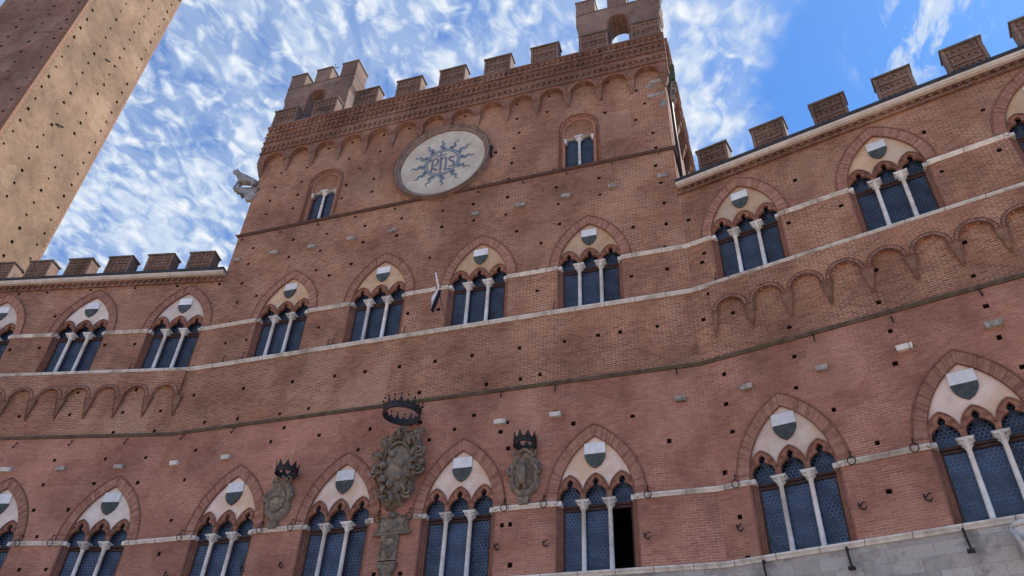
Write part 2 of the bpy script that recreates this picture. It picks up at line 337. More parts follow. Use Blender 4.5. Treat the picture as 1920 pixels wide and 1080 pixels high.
    def build(s, name, mats, parent=None, frame=None, x=0, z=0, y=0):
        me = bpy.data.meshes.new(name); me.from_pydata(s.v, [], s.f)
        if not isinstance(mats, (list, tuple)): mats = [mats]
        for m in mats: me.materials.append(MT[m])
        me.polygons.foreach_set('material_index', s.m); me.polygons.foreach_set('use_smooth', s.sm)
        me.update()
        o = bpy.data.objects.new(name, me); C.objects.link(o)
        if parent: o.parent = parent
        if frame: place(o, frame, x, z, y)
        return o
XL, XR, AL, AR = -12.9155, 12.757, 0.1834, 0.2464
FR = {'C': (Vector((0, 0, 0)), 0.0), 'L': (Vector((XL, 0, 0)), AL), 'R': (Vector((XR, 0, 0)), -AR),
      'SR': (Vector((XR, 0, 0)), R_(90-1.3)), 'SL': (Vector((XL, 0, 0)), R_(-90)+R_(1.3))}
def wp(fr, x, y, z):
    o, a = FR[fr]; return Vector((o.x+x*math.cos(a)-y*math.sin(a), o.y+x*math.sin(a)+y*math.cos(a), z))
def place(o, fr, x=0, z=0, y=0):
    o.location = wp(fr, x, y, z); o.rotation_euler = (0, 0, FR[fr][1])
def tag(o, label=None, cat=None, group=None, kind=None):
    if label: o['label'] = label
    if cat: o['category'] = cat
    if group: o['group'] = group
    if kind: o['kind'] = kind
    return o
def empty(name, loc=(0,0,0), rz=0):
    o = bpy.data.objects.new(name, None); C.objects.link(o); o.location = loc; o.rotation_euler = (0, 0, rz); o.empty_display_size = .2; return o
def sweep(mb, path, prof, mi=0, smooth=False):
    """profile [(out, z)] (closed) carried along a plan path [(x, y)], outward = right-hand side of travel reversed; mitred"""
    P = [Vector(p) for p in path]; n = len(prof); vs = []
    for i, p in enumerate(P):
        d1 = (P[i]-P[i-1]).normalized() if i > 0 else (P[1]-P[0]).normalized()
        d2 = (P[i+1]-P[i]).normalized() if i < len(P)-1 else d1
        n1 = Vector((d1.y, -d1.x)); n2 = Vector((d2.y, -d2.x)); m = (n1+n2); m = m/(m.length) ; k = 1/max(.3, m.dot(n1))
        for o, z in prof: q = p+m*k*o; vs.append((q.x, q.y, z))
    fs = []
    for i in range(len(P)-1):
        for k in range(n):
            k2 = (k+1) % n; fs.append((i*n+k, (i+1)*n+k, (i+1)*n+k2, i*n+k2))
    fs += [tuple(range(n)), tuple(reversed([(len(P)-1)*n+k for k in range(n)]))]
    mb.add(vs, fs, mi, smooth)
def pxy(fr, x): w = wp(fr, x, 0, 0); return (w.x, w.y)
def arc(hw, H, n=14, cx=0, z0=0):
    """pointed arch from (-hw) over the apex to (+hw)"""
    r = (hw*hw+H*H)/(2*hw); c = r-hw; a1 = math.atan2(H, -c); L = []
    for i in range(n+1):
        a = math.pi+(a1-math.pi)*i/n; L.append((c+r*math.cos(a), r*math.sin(a)))
    R2 = [(-x, z) for x, z in reversed(L[:-1])]
    return [(cx+x, z0+z) for x, z in L+R2]
def rarc(r, n=12, cx=0, z0=0): return [(cx-r*math.cos(math.pi*i/n), z0+r*math.sin(math.pi*i/n)) for i in range(n+1)]
# ------------------------------------------------------------ measured positions on the walls (metres along, height)
HOLES = {'C': [(0.89, 39.5), (4.15, 39.51), (4.2, 38.16), (4.38, 36.88), (4.14, 35.64), (3.05, 35.62), (4.04, 34.43), (3.92, 33.21), (-2.73, 39.55), (-4.45, 39.51), (-4.48, 38.0), (-6.61, 39.48), (-8.26, 39.44), (-6.56, 37.95), (-5.63, 36.83), (-4.51, 35.59), (-6.31, 35.59), (-4.45, 34.5), (-6.42, 34.49), (-2.2, 33.13), (-9.48, 38.02), (-11.31, 38.05), (-9.58, 36.76), (-11.44, 36.78), (-9.59, 35.64), (-11.49, 35.61), (-9.63, 34.52), (-11.45, 34.49), (-9.57, 33.14), (-11.49, 33.14), (-6.34, 33.11), (-4.54, 33.13), (-6.79, 31.77), (-8.96, 31.83), (-11.59, 31.79), (-4.42, 31.78), (-2.2, 31.8), (-2.31, 30.54), (-4.32, 30.54), (-6.95, 30.52), (0.25, 31.77), (1.99, 31.8), (0.31, 30.55), (2.11, 30.57), (3.89, 30.54), (3.93, 31.81), (4.53, 29.2), (4.21, 28.13), (9.58, 39.59), (11.18, 38.27), (6.11, 39.57), (9.16, 38.2), (9.35, 36.96), (6.02, 38.17), (11.56, 37.01), (10.98, 35.81), (9.1, 35.76), (9.07, 34.53), (11.82, 34.48), (11.9, 33.3), (6.45, 33.18), (9.1, 33.22), (11.79, 31.95), (8.87, 31.87), (6.59, 31.82), (11.96, 30.68), (-8.93, 30.51), (-0.15, 28.46), (1.01, 28.09), (-11.58, 30.57), (-4.77, 29.08), (-6.89, 29.09), (-1.13, 28.01), (-5.98, 28.52), (-4.43, 28.03), (-11.58, 29.14), (-10.32, 28.0), (-11.46, 27.76), (-11.52, 26.42), (-0.71, 26.38), (-5.87, 26.35), (-0.92, 25.0), (0.71, 24.95), (-5.87, 25.05), (-10.1, 25.01), (-11.38, 25.03), (-6.05, 23.72), (-6.61, 21.93), (-4.31, 21.9), (-2.7, 21.89), (-0.93, 21.9), (0.87, 21.9), (2.68, 21.93), (3.48, 20.27), (0.28, 20.31), (-9.37, 21.95), (8.89, 30.66), (6.71, 30.58), (6.78, 29.15), (5.84, 28.09), (12.0, 29.25), (10.42, 28.04), (11.99, 27.86), (10.32, 26.41), (11.81, 26.43), (5.65, 26.42), (5.7, 25.1), (10.17, 25.04), (11.81, 25.11), (5.7, 23.72), (7.03, 21.96), (8.54, 22.03), (9.52, 22.02), (11.13, 22.03), (4.95, 21.96), (5.05, 20.3), (5.93, 20.39), (-12.28, 21.98), (-9.2, 20.23), (-11.09, 20.28), (-11.08, 18.78), (-6.97, 18.73), (-11.17, 17.27), (-11.18, 15.32), (-11.26, 13.8), (-5.35, 20.26), (-6.87, 20.19), (-6.43, 19.38), (-4.47, 18.75), (-1.91, 18.75), (-2.33, 17.77), (-1.86, 17.28), (0.51, 18.77), (1.04, 17.84), (2.17, 18.21), (2.38, 17.78), (3.01, 18.78), (4.53, 18.23), (4.27, 17.82), (4.64, 17.01), (4.76, 15.31), (6.63, 18.43), (6.52, 13.93), (4.54, 13.75), (4.87, 13.76), (4.93, 12.18), (0.48, 12.16), (-0.65, 12.2), (7.4, 17.81), (9.83, 17.82), (11.19, 16.55)], 'L': [(-10.76, 29.37), (-12.56, 29.37), (-8.06, 29.39), (-5.29, 29.39), (-2.72, 29.39), (-0.18, 29.39), (-9.49, 27.57), (-11.23, 27.54), (-5.56, 27.49), (-3.81, 27.49), (-0.0, 27.65), (-9.48, 25.41), (-11.24, 25.37), (-5.63, 25.42), (-3.88, 25.42), (-5.83, 23.3), (-3.73, 23.3), (-9.4, 23.26), (-0.38, 23.36), (-5.96, 22.44), (-2.73, 22.49), (-0.11, 25.5), (-8.67, 21.1), (-5.87, 21.13), (-2.99, 21.17), (-0.96, 21.2), (-0.28, 21.07), (-8.69, 19.97), (-5.67, 19.98), (-3.08, 20.05), (-0.91, 20.07), (-5.6, 18.58), (-2.93, 18.6), (-0.85, 18.62), (-5.63, 17.3), (-3.02, 17.32), (-0.8, 17.32), (-5.54, 16.02), (-3.8, 16.02), (-4.8, 14.74), (-4.98, 13.23), (-3.69, 13.24), (-0.01, 13.23)], 'R': [(0.28, 27.79), (0.63, 25.04), (0.78, 25.5), (0.73, 23.22), (0.34, 21.97), (0.87, 19.09), (0.77, 17.76), (0.86, 16.54), (0.36, 14.98), (0.67, 13.24), (0.74, 11.78), (3.68, 20.41), (3.63, 19.05), (3.45, 17.72), (4.56, 16.49), (6.92, 17.71), (7.09, 19.05), (10.21, 17.71), (10.49, 16.46), (5.66, 14.91), (5.61, 13.18), (4.74, 11.74), (5.26, 27.87), (6.75, 25.57), (4.57, 25.61), (10.61, 25.59), (10.59, 27.96), (12.67, 25.68), (12.81, 28.01), (4.76, 23.26), (6.55, 23.26), (10.71, 23.27), (1.61, 21.87), (7.25, 21.87), (10.37, 21.92), (7.01, 20.4), (10.21, 20.39), (10.21, 19.04)]}
BLOCKS = {'C': [(4.69, 30.91), (2.22, 30.9), (-2.6, 30.89), (-5.05, 30.89), (-7.5, 30.87), (-9.96, 30.96), (12.07, 31.03), (9.56, 31.0), (-12.37, 30.94), (7.13, 30.94), (-11.99, 18.15), (-9.16, 18.13), (4.25, 18.24), (6.66, 18.26), (11.8, 18.28)], 'L': [(-7.89, 18.07), (-4.99, 18.07), (-2.0, 18.11)], 'R': [(1.67, 18.21), (4.51, 18.2), (7.37, 18.18), (10.22, 18.21)]}
HOOKS = {'C': [(4.78, 32.59), (2.25, 32.52), (-2.66, 32.52), (-5.08, 32.52), (-7.46, 32.53), (-9.91, 32.52), (-12.48, 32.54), (12.02, 32.68), (9.57, 32.64), (7.15, 32.59), (-12.01, 19.52), (-9.16, 19.52), (4.24, 19.59), (6.65, 19.52), (11.75, 19.57)], 'L': [(-8.0, 19.38), (-5.04, 19.42), (-2.11, 19.45)], 'R': [(4.49, 19.55), (7.27, 19.43), (10.21, 19.54)]}
CRAMPS = {'C': [(-10.45, 12.82), (-6.7, 12.81), (-4.87, 12.84), (4.4, 12.88), (6.31, 12.87), (10.1, 12.86)], 'L': [], 'R': [(0.64, 12.82), (4.72, 12.81), (6.68, 12.72)]}
GLYPHS = [[(-0.82, 0.18), (-0.72, 0.36), (-0.62, 0.22), (-0.60, -0.2), (-0.62, -0.6), (-0.70, -0.76)], [(-0.60, 0.24), (-0.46, 0.38), (-0.30, 0.26), (-0.28, -0.02), (-0.38, -0.20), (-0.58, -0.26)], [(-0.56, -0.52), (-0.44, -0.46), (-0.34, -0.64), (-0.20, -0.60)],
 [(-0.14, 0.92), (-0.13, 0.5), (-0.09, -0.1), (-0.07, -0.6), (-0.04, -0.92)], [(-0.44, 0.60), (-0.12, 0.54), (0.22, 0.60)], [(-0.08, 0.14), (0.06, 0.34), (0.20, 0.28), (0.24, -0.1), (0.23, -0.5), (0.16, -0.72)],
 [(0.74, 0.32), (0.62, 0.20), (0.48, 0.28), (0.42, 0.10), (0.54, -0.06), (0.70, -0.20), (0.72, -0.42), (0.58, -0.54), (0.40, -0.46)], [(0.24, -0.78), (0.40, -0.68), (0.56, -0.76)]]

# ------------------------------------------------------------ measured levels
Z_LOW, Z_LEDGE, Z_S1, Z_C1, Z_S2, Z_C2, Z_STR = 11.6, 19.86, 11.69, 14.45, 23.66, 26.27, 32.98
WIN = [('C', -8.25, 1), ('C', -2.74, 1), ('C', 2.66, 1), ('C', 8.25, 1), ('C', -8.25, 2), ('C', -2.74, 2), ('C', 2.66, 2), ('C', 8.25, 2),
       ('L', -1.843, 1), ('L', -7.442, 1), ('L', -13.06, 1), ('L', -1.843, 2), ('L', -7.442, 2), ('L', -13.06, 2),
       ('R', 2.753, 1), ('R', 8.732, 1), ('R', 14.71, 1), ('R', 2.753, 2), ('R', 8.732, 2), ('R', 14.71, 2)]
LV = {1: dict(s=Z_S1, c=Z_C1, Ho=3.24, Hi=2.62, k=1.0), 2: dict(s=Z_S2, c=Z_C2, Ho=3.09, Hi=2.46, k=.88)}
JW = 1.60
def win_hole(cx, lv):
    d = LV[lv]
    a = arc(1.56, d['Hi']+.13, 14, cx, d['c'])
    return [(cx-JW, d['s']), (cx-JW, d['c']-.001)]+a+[(cx+JW, d['c']-.001), (cx+JW, d['s'])]
TW = [(-7.79, 'C'), (7.83, 'C')]
def tw_hole(cx): return [(cx-1.08, 33.16), (cx-1.08, 36.2)]+rarc(1.08, 14, cx, 36.2)[1:-1]+[(cx+1.08, 36.2), (cx+1.08, 33.16)]
# ------------------------------------------------------------ the palace
palace = empty('brick_palace')
tag(palace, 'long red brick palace with battlements, rows of triple pointed windows and a taller central block', 'palace')
def wall(fr, x0, x1, z0, z1, mat, lvls=(), tw=False, name='wall', ybk=.45, top=None, y0=0):
    holes = []; kinds = []
    for f, cx, lv in WIN:
        if f == fr and lv in lvls: holes.append([(min(x1-.01, max(x0+.01, p[0])), p[1]) for p in win_hole(cx, lv)]); kinds.append(0)
    if tw:
        for cx, f in TW: holes.append(tw_hole(cx)); kinds.append(0)
    def clear(x, z):
        for f, cx, lv in WIN:
            if f == fr and lv in lvls:
                d = LV[lv]
                if abs(x-cx) < 1.75 and d['s']-.15 < z < d['c']+.1: return False
                if d['c'] <= z < d['c']+d['Ho']+.25 and abs(x-cx) < 2.2*(1-((z-d['c'])/(d['Ho']+.3))**2)+.12: return False
        if tw:
            for cx, f in TW:
                if abs(x-cx) < 1.3 and 33 < z < 37.7 and math.hypot(x-cx, max(0, z-36.2)) < 1.35: return False
            if math.hypot(x+.15, z-35.7) < 3.1: return False
        return True
    for x, z in HOLES[fr]:
        if x0+.15 < x < x1-.15 and z0+.15 < z < z1-.15 and clear(x, z):
            w = .085+random.uniform(-.012, .012); h = .085+random.uniform(-.01, .015); j = random.uniform(-.01, .01)
            holes.append([(x-w, z-h), (x+w, z-h+j), (x+w, z+h+j), (x-w, z+h)]); kinds.append(1)
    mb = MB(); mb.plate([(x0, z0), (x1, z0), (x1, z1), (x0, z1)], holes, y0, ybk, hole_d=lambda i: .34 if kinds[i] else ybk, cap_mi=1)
    return mb.build(name, [mat, 'hole_shade'], palace, fr)
LEND, REND = -21.35, 22.0
wall('C', XL, XR, Z_LOW, Z_LEDGE, 'brick_low', (1,)); wall('L', LEND, 0, Z_LOW, Z_LEDGE, 'brick_low', (1,)); wall('R', 0, REND, Z_LOW, Z_LEDGE, 'brick_low', (1,))
wall('C', XL, XR, Z_LEDGE, Z_STR, 'brick_up', (2,)); wall('L', LEND, 0, Z_LEDGE, 30.1, 'brick_up', (2,)); wall('R', 0, REND, Z_LEDGE, 30.1, 'brick_up', (2,))
wall('C', XL, XR, Z_STR, 42.3, 'brick_up', (), True)
for fr, a, b in (('C', XL, XR), ('L', LEND, 0), ('R', 0, REND)):
    m = MB(); m.plate([(a, 0), (b, 0), (b, Z_LOW), (a, Z_LOW)], [], -.05, .4); m.build('stone_base', 'travertine', palace, fr)
# tower block sides, back, roofs of the wings
for fr, a, b in (('SR', 0.0, 13.0), ('SL', -13.0, 0.0)):
    m = MB(); m.box(a+.46 if a == 0 else a, b if a == 0 else b-.46, 0, .4, 28, 42.3); m.build('side_wall', 'brick_top', palace, fr)
m = MB(); m.box(XL-.3, XR+.3, 12.6, 13.0, 0, 42.3); m.build('rear_wall', 'brick_top', palace)
m = MB(); m.box(XL+.1, XR-.1, .5, 12.5, 41.9, 42.2); m.build('roof', 'gutter', palace)
for fr, a, b in (('L', LEND, -.1), ('R', .1, REND)):
    m = MB(); m.box(a, b, .5, 12, 29.6, 29.95); m.box(a, b, 12, 12.4, 0, 29.95); m.build('wing_roof', 'gutter', palace, fr)
# ---- continuous marble courses and ledges, mitred round the bends of the facade
FULL = [pxy('L', LEND), (XL, 0), (XR, 0), pxy('R', REND)]
def course(name, path, prof, mat):
    m = MB(); sweep(m, path, prof); return m.build(name, mat, palace)
course('marble_sill', FULL, [(-.02, Z_S1-.16), (.10, Z_S1-.16), (.13, Z_S1-.10), (.19, Z_S1-.04), (.19, Z_S1+.02), (.02, Z_S1+.04), (-.02, Z_S1+.04)], 'marble')
course('marble_sill', FULL, [(-.02, Z_S2-.15), (.08, Z_S2-.15), (.10, Z_S2-.09), (.15, Z_S2-.03), (.15, Z_S2+.03), (-.02, Z_S2+.045)], 'marble')
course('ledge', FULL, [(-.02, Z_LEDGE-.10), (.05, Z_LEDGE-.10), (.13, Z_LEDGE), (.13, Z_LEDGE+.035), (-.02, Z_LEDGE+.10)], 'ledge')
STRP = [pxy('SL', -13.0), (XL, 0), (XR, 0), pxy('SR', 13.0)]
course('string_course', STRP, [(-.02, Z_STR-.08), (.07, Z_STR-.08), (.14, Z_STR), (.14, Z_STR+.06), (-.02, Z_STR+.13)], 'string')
for lv in (1, 2):
    z = LV[lv]['c']; pr = [(-.02, z-.14), (.05, z-.14), (.07, z-.09), (.09, z-.07), (.13, z-.02), (.13, z+.03), (-.02, z+.045)]
    xs = {f: sorted(cx for g, cx, l in WIN if g == f and l == lv) for f in 'CLR'}
    e = JW-.06
    for f in 'CLR':
        for a, b in zip(xs[f], xs[f][1:]):
            if lv == 1 and f == 'C' and a < -1 and b > 1:      # broken by the carved tablet
                course('marble_course', [pxy(f, a+e), pxy(f, -.98)], pr, 'marble'); course('marble_course', [pxy(f, .78), pxy(f, b-e)], pr, 'marble'); continue
            course('marble_course', [pxy(f, a+e), pxy(f, b-e)], pr, 'marble')
    course('marble_course', [pxy('L', xs['L'][-1]+e), (XL, 0), pxy('C', xs['C'][0]-e)], pr, 'marble')
    course('marble_course', [pxy('C', xs['C'][-1]+e), (XR, 0), pxy('R', xs['R'][0]-e)], pr, 'marble')
    course('marble_course', [pxy('L', LEND), pxy('L', xs['L'][0]-e)], pr, 'marble')
    course('marble_course', [pxy('R', xs['R'][-1]+e), pxy('R', REND)], pr, 'marble')
# ---- windows
def window(lv, tymp, openpane=False, skew=0):
    d = LV[lv]; s0 = d['s']-d['c']; k = d['k']; Hh = 1.14*k
    mb = MB()   # voussoir band, outer moulding and stepped jambs (origin at the springing, centre of the opening)
    n = 34; Ao = arc(1.93, d['Ho']-.05, n); Ai = arc(1.525, d['Hi']+.09, n)
    # courses of the band are individual radial bricks
    nb = len(Ao)-1
    for i in range(nb):
        mi = random.choice((0, 0, 1, 2)); yf = -.03+random.uniform(-.006, .004)
        (x0, z0), (x1, z1) = Ao[i], Ao[i+1]; (u0_, w0), (u1, w1) = Ai[i], Ai[i+1]
        L_ = lambda a, b, t: a+(b-a)*t
        for q in range(2):
            t0, t1 = q/2+.02, (q+1)/2-.02
            mi = random.choice((0, 0, 1, 2))
            P = [(L_(x0, x1, t0), L_(z0, z1, t0)), (L_(x0, x1, t1), L_(z0, z1, t1)), (L_(u0_, u1, t1), L_(w0, w1, t1)), (L_(u0_, u1, t0), L_(w0, w1, t0))]
            mb.add([(p[0], yf, p[1]) for p in P]+[(p[0], .02, p[1]) for p in P], [(0,3,2,1),(0,1,5,4),(1,2,6,5),(2,3,7,6),(3,0,4,7)], mi)
    ring = Ao+[(p[0], p[1]) for p in reversed(Ai)]
    mb.plate(ring, [], -.012, .10, 1, back=False)
    mo = arc(1.965, d['Ho']-.005, 22)
    mb.tube([(x, -.035, z) for x, z in mo], .035, 6, 3)
    mb.tube([(x, .03, z) for x, z in arc(1.52, d['Hi']+.085, 22)], .022, 6, 3)
    for sg in (-1, 1):
        prof = [(JW+.02, .01), (JW-.05, .01), (JW-.05, .07), (1.50, .07), (1.50, .15), (1.43, .15), (1.43, .24), (1.35, .24), (1.35, .44), (JW+.02, .44)]
        P = [(sg*x, y) for x, y in prof]; m_ = len(P); top = .0
        mb.add([(x, y, s0) for x, y in P]+[(x, y, top) for x, y in P], [((i, (i+1) % m_, (i+1) % m_+m_, i+m_) if sg < 0 else (i+m_, (i+1) % m_+m_, (i+1) % m_, i)) for i in range(m_)]+[tuple(range(m_, 2*m_))], 1)
        for x, y in ((JW-.055, .04), (1.505, .11), (1.435, .19)):
            mb.tube([(sg*x, y, s0), (sg*x, y, -.1)], .032, 7, 3)
        mb.box(*(sorted((sg*1.34, sg*(JW+.01)))), -.03, .26, -.13, .045, 4)      # marble impost over the jamb
        mb.tube([(sg*(JW-.02), -.05, -.05), (sg*(JW-.02), -.13, -.04)], .07, 8, 4)
    w = mb.build('window', ['arch_a', 'arch_b', 'arch_c', 'mould', 'marble'], None)
    # three light arches: shape of the opening (trefoil head)
    half = [(.42, 0), (.42, .26), (.395, .39), (.32, .49), (.22, .575), (.12, .615), (.08, .64), (.118, .70), (.128, .77), (.10, .85), (.045, .905), (0, .95)]
    op = [(-x, z*k) for x, z in half]+[(x, z*k) for x, z in reversed(half[:-1])]
    tr = MB()
    HB = .36*k
    def hood(hw, H, n_, cx=0): return [(cx-hw, 0)]+arc(hw, H-HB, n_, cx, HB)+[(cx+hw, 0)]
    for cx in (-1.02, 0, 1.02):
        ho = hood(.508, Hh, 10)
        outer = [(cx+x, z) for x, z in ho]; o = [(cx+x, z) for x, z in op]
        poly = outer+list(reversed(o))
        tr.plate(poly, [], .05, .20, 0)
        tr.tube([(cx+x, .035, z) for x, z in arc(.475, Hh*.965-HB, 12, 0, HB)], .034, 6, 1)
        tr.tube([(cx+x, .045, z) for x, z in o], .022, 5, 1)
        for sg in (-1, 1):                                              # pierced roundels beside the cusps
            c_ = (cx+sg*.29, .68*k); tr.tube([(c_[0]+.055*math.cos(a), .04, c_[1]+.055*math.sin(a)) for a in [i*math.pi/4 for i in range(8)]], .018, 5, 1, closed=True)
    t = tr.build('light_arches', ['hood', 'mould'], w)
    # tympanum
    ia = arc(1.555, d['Hi']+.125, 16)
    bot = []
    for cx in (1.02, 0, -1.02): bot += [(cx-x, z) for x, z in hood(.475, Hh*.965, 8)]
    poly = ia+[(p[0], max(.0, p[1])) for p in bot]
    # drop coincident points
    pp = []
    for p in poly:
        if not pp or math.hypot(p[0]-pp[-1][0], p[1]-pp[-1][1]) > 1e-4: pp.append(p)
    ty = MB(); ty.plate(pp, [], .09, .24, 0); ty.build('tympanum', tymp, w)
    # heraldic shield
    sw, st, sb = (.42, 2.40, 1.31) if lv == 1 else (.37, 2.17, 1.17)
    sh = MB(); zm = st-(st-sb)*.43
    sh.plate([(-sw, zm), (sw, zm), (sw, st), (-sw, st)], [], .02, .09, 0)
    lo = [(-sw, zm), (-sw*.97, zm-(zm-sb)*.25), (-sw*.80, zm-(zm-sb)*.52), (-sw*.48, zm-(zm-sb)*.80), (0, sb)]
    sh.plate(lo+[(-x, z) for x, z in reversed(lo[:-1])], [], .02, .09, 1)
    so = sh.build('shield', ['shield_white', 'shield_dark'], w); so['label'] = 'shield with a white upper half and a black-green lower half'
    # columns
    for sg in (-1, 1):
        co = MB(); x = sg*.512
        co.lathe([(.13, s0+.02), (.13, s0+.07), (.115, s0+.10), (.095, s0+.14), (.088, s0+.9), (.082, -.36), (.10, -.35), (.10, -.32), (.085, -.31)], 14, (x, .12, 0), 0)
        o = co.build('column', 'column', w)
        ca = MB()
        ca.lathe([(.085, -.33), (.12, -.26), (.13, -.20), (.17, -.14), (.20, -.085)], 16, (x, .12, 0), 0, True, lambda i, a: 1+(.22 if i in (1, 3, 4) else .05)*max(-.6, math.cos(4*a)) )
        for a in range(4):
            ax = math.pi/4+a*math.pi/2
            ca.tube([(x+.11*math.cos(ax), .12+.11*math.sin(ax), -.25), (x+.19*math.cos(ax), .12+.19*math.sin(ax), -.16), (x+.25*math.cos(ax), .12+.25*math.sin(ax), -.12), (x+.25*math.cos(ax), .12+.25*math.sin(ax), -.17)], [.03, .035, .035, .02], 6)
        ca.frust(x, .12, -.085, -.04, .42, .42, .50, .46); ca.box(x-.265, x+.265, -.12, .36, -.038, .0)
        ca.build('capital', 'column', w)
    # joinery, plus unseen light blockers added behind it
    fm = MB()
    fm.box(-1.36, 1.36, .27, .36, -.30, -.20); fm.box(-1.36, 1.36, .25, .36, -.17, -.08)
    for x in (-1.33, -.512, .512, 1.33): fm.box(x-.055, x+.055, .285, .355, s0, -.301)
    for x in (-.512, .512): fm.box(x-.06, x+.06, .29, .35, -.08, .02)
    for cx in (-.922, 0, .922):
        if openpane and cx > .5: continue
        fm.box(cx-.37, cx+.37, .30, .35, s0+.03, s0+.10)
    for sg in (-1, 1): fm.box(*(sorted((sg*1.40, sg*1.66))), .30, .40, -.05, 1.0)  # strips added to stop sky light leaking past the hoods
    if not openpane: fm.box(-1.7, 1.7, .42, .445, s0-.05, d['Hi']+.2)  # unseen backing added to block light from behind the window
    else: fm.box(-1.7, 1.7, .42, .445, .0, d['Hi']+.2)
    fm.build('frame', 'frame', w)
    for i, (x0, x1) in enumerate(((-1.275, -.567), (-.457, .457), (.567, 1.275))):
        if openpane and i == 2:
            r = MB(); r.box(.45, 2.0, .46, 2.6, s0-.2, .4)
            r.f = r.f[:4]+r.f[4:]; r.f.pop(2+0) if False else None
            # room behind the open casement: five inner faces
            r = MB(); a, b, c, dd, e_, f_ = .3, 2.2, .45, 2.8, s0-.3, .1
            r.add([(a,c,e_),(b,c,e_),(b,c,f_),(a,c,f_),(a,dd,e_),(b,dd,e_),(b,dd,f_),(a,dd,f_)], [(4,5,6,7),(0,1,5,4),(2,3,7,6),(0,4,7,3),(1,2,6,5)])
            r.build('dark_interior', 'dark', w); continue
        p = MB(); p.box(x0, x1, .318, .33, s0+.02, -.31); p.build('glass_pane', 'glass' if lv == 1 else 'glass_up', w)
    for cx in (-.922, 0, .922):
        p = MB(); p.box(cx-.46, cx+.46, .33, .345, -.075, .95*k); p.build('upper_pane', 'glass' if lv == 1 else 'glass_up', w)
    return w
def dup(w):
    c = w.copy(); C.objects.link(c)
    for ch in list(w.children):
        g = ch.copy(); C.objects.link(g); g.parent = c
    return c
protos = {}
for f, cx, lv in WIN:
    ty = 'plaster_left' if f == 'L' else ('plaster' if lv == 1 else 'ochre')
    key = (lv, ty, f == 'C' and lv == 1 and cx > 5)
    if key in protos: w = dup(protos[key])
    else: w = protos[key] = window(*key)
    w.parent = palace; place(w, f, cx, LV[lv]['c'])
    if key[2]: w['label'] = 'triple pointed window whose right-hand light stands open and black'
# ---- the two round-headed windows high on the central block
for cx, f in TW:
    mb = MB(); zb, zs, r0_ = 33.16-36.2, 0, 1.08
    for rr, yy in ((1.12, -.03), (.98, .06), (.86, .14)):
        mb.tube([(-rr, yy, zb)]+[(x, yy, z) for x, z in rarc(rr, 20)]+[(rr, yy, zb)], .05, 6, 1)
    n = 26
    for i in range(n):
        a0, a1 = math.pi*i/n+.012, math.pi*(i+1)/n-.012; mi = random.choice((0, 2, 3))
        P = [(-rr_*math.cos(a), rr_*math.sin(a)) for rr_, a in ((1.08, a0), (1.08, a1), (.93, a1), (.93, a0))]
        mb.add([(p[0], .02, p[1]) for p in P]+[(p[0], .1, p[1]) for p in P], [(0,3,2,1),(0,1,5,4),(1,2,6,5),(2,3,7,6),(3,0,4,7)], mi)
    ring = [(-1.09, zb), (-1.09, 0)]+rarc(1.09, 18)[1:-1]+[(1.09, 0), (1.09, zb)]
    mb.plate(ring+[(.80, zb), (.80, 0)]+list(reversed(rarc(.80, 18)))[1:-1]+[(-.80, 0), (-.80, zb)], [], .09, .44, 0)
    w = mb.build('tower_window', ['arch_a', 'mould', 'arch_b', 'arch_c'], palace, f, cx, 36.2)
    t = MB(); t.plate([(-.81, -.55), (.81, -.55), (.81, 0)]+list(reversed(rarc(.81, 16)))[1:-1]+[(-.81, 0)], [], .17, .4, 0); t.build('brick_infill', 'brick_up', w)
    t = MB(); t.box(-.81, .81, .19, .36, -.62, -.551); t.build('lintel', 'marble', w)
    co = MB(); co.lathe([(.12, zb+.02), (.12, zb+.1), (.085, zb+.15), (.078, -1.85), (.098, -1.84), (.098, -1.80), (.078, -1.79), (.075, -.98), (.09, -.96)], 14, (0, .2, 0)); co.build('column', 'column', w)
    ca = MB(); ca.lathe([(.085, -.98), (.13, -.88), (.15, -.80), (.20, -.72)], 16, (0, .2, 0), 0, True, lambda i, a: 1+.15*math.cos(4*a)); ca.box(-.24, .24, .0, .40, -.72, -.62); ca.build('capital', 'column', w)
    for sg in (-1, 1):
        ca = MB(); ca.box(*(sorted((sg*.66, sg*.82))), .04, .30, -.80, -.68); ca.frust(sg*.74, .17, -1.0, -.80, .1, .2, .16, .26); ca.build('impost', 'marble', w)
        g = MB(); g.box(*(sorted((sg*.10, sg*.78))), .33, .34, zb, -.56); g.build('glass_pane', 'glass_up', w)
    fm = MB(); fm.box(-.06, .06, .30, .36, zb, -.55); fm.box(-.8, -.72, .30, .36, zb, -.55); fm.box(.72, .8, .30, .36, zb, -.55); fm.box(-.8, .8, .31, .35, zb, zb+.06); fm.build('frame', 'frame', w)
# ---- lattice bands of bricks set on edge
def lattice(mb, x0, x1, z0, z1, y, pitch, dep=.10, rows=2, mi=0, mi2=0, slab=.045, bg=True):
    """y = plane of the recess; teeth and two slabs stand proud of it"""
    mb.box(x0, x1, y-dep-.03, y, z1-slab, z1, mi); mb.box(x0, x1, y-dep-.012, y, z0, z0+slab, mi)
    a, b = z0+slab, z1-slab; h = (b-a)/rows; n = max(1, round((x1-x0)/pitch)); p = (x1-x0)/n
    for r in range(rows):
        zl = a+r*h; up_ = r % 2 == 0
        for i in range(n):
            c = x0+(i+.5)*p; w = p*.40; e = random.uniform(-.008, .008)
            if up_: T_ = [(c-w, zl), (c+w, zl), (c, zl+h)]
            else: T_ = [(c-w, zl+h), (c, zl), (c+w, zl+h)]
            yf = y-dep+e
            mb.add([(q[0], yf, q[1]) for q in T_]+[(q[0], y+.002, q[1]) for q in T_], [(0,1,2),(0,3,4,1),(1,4,5,2),(2,5,3,0)], mi2)
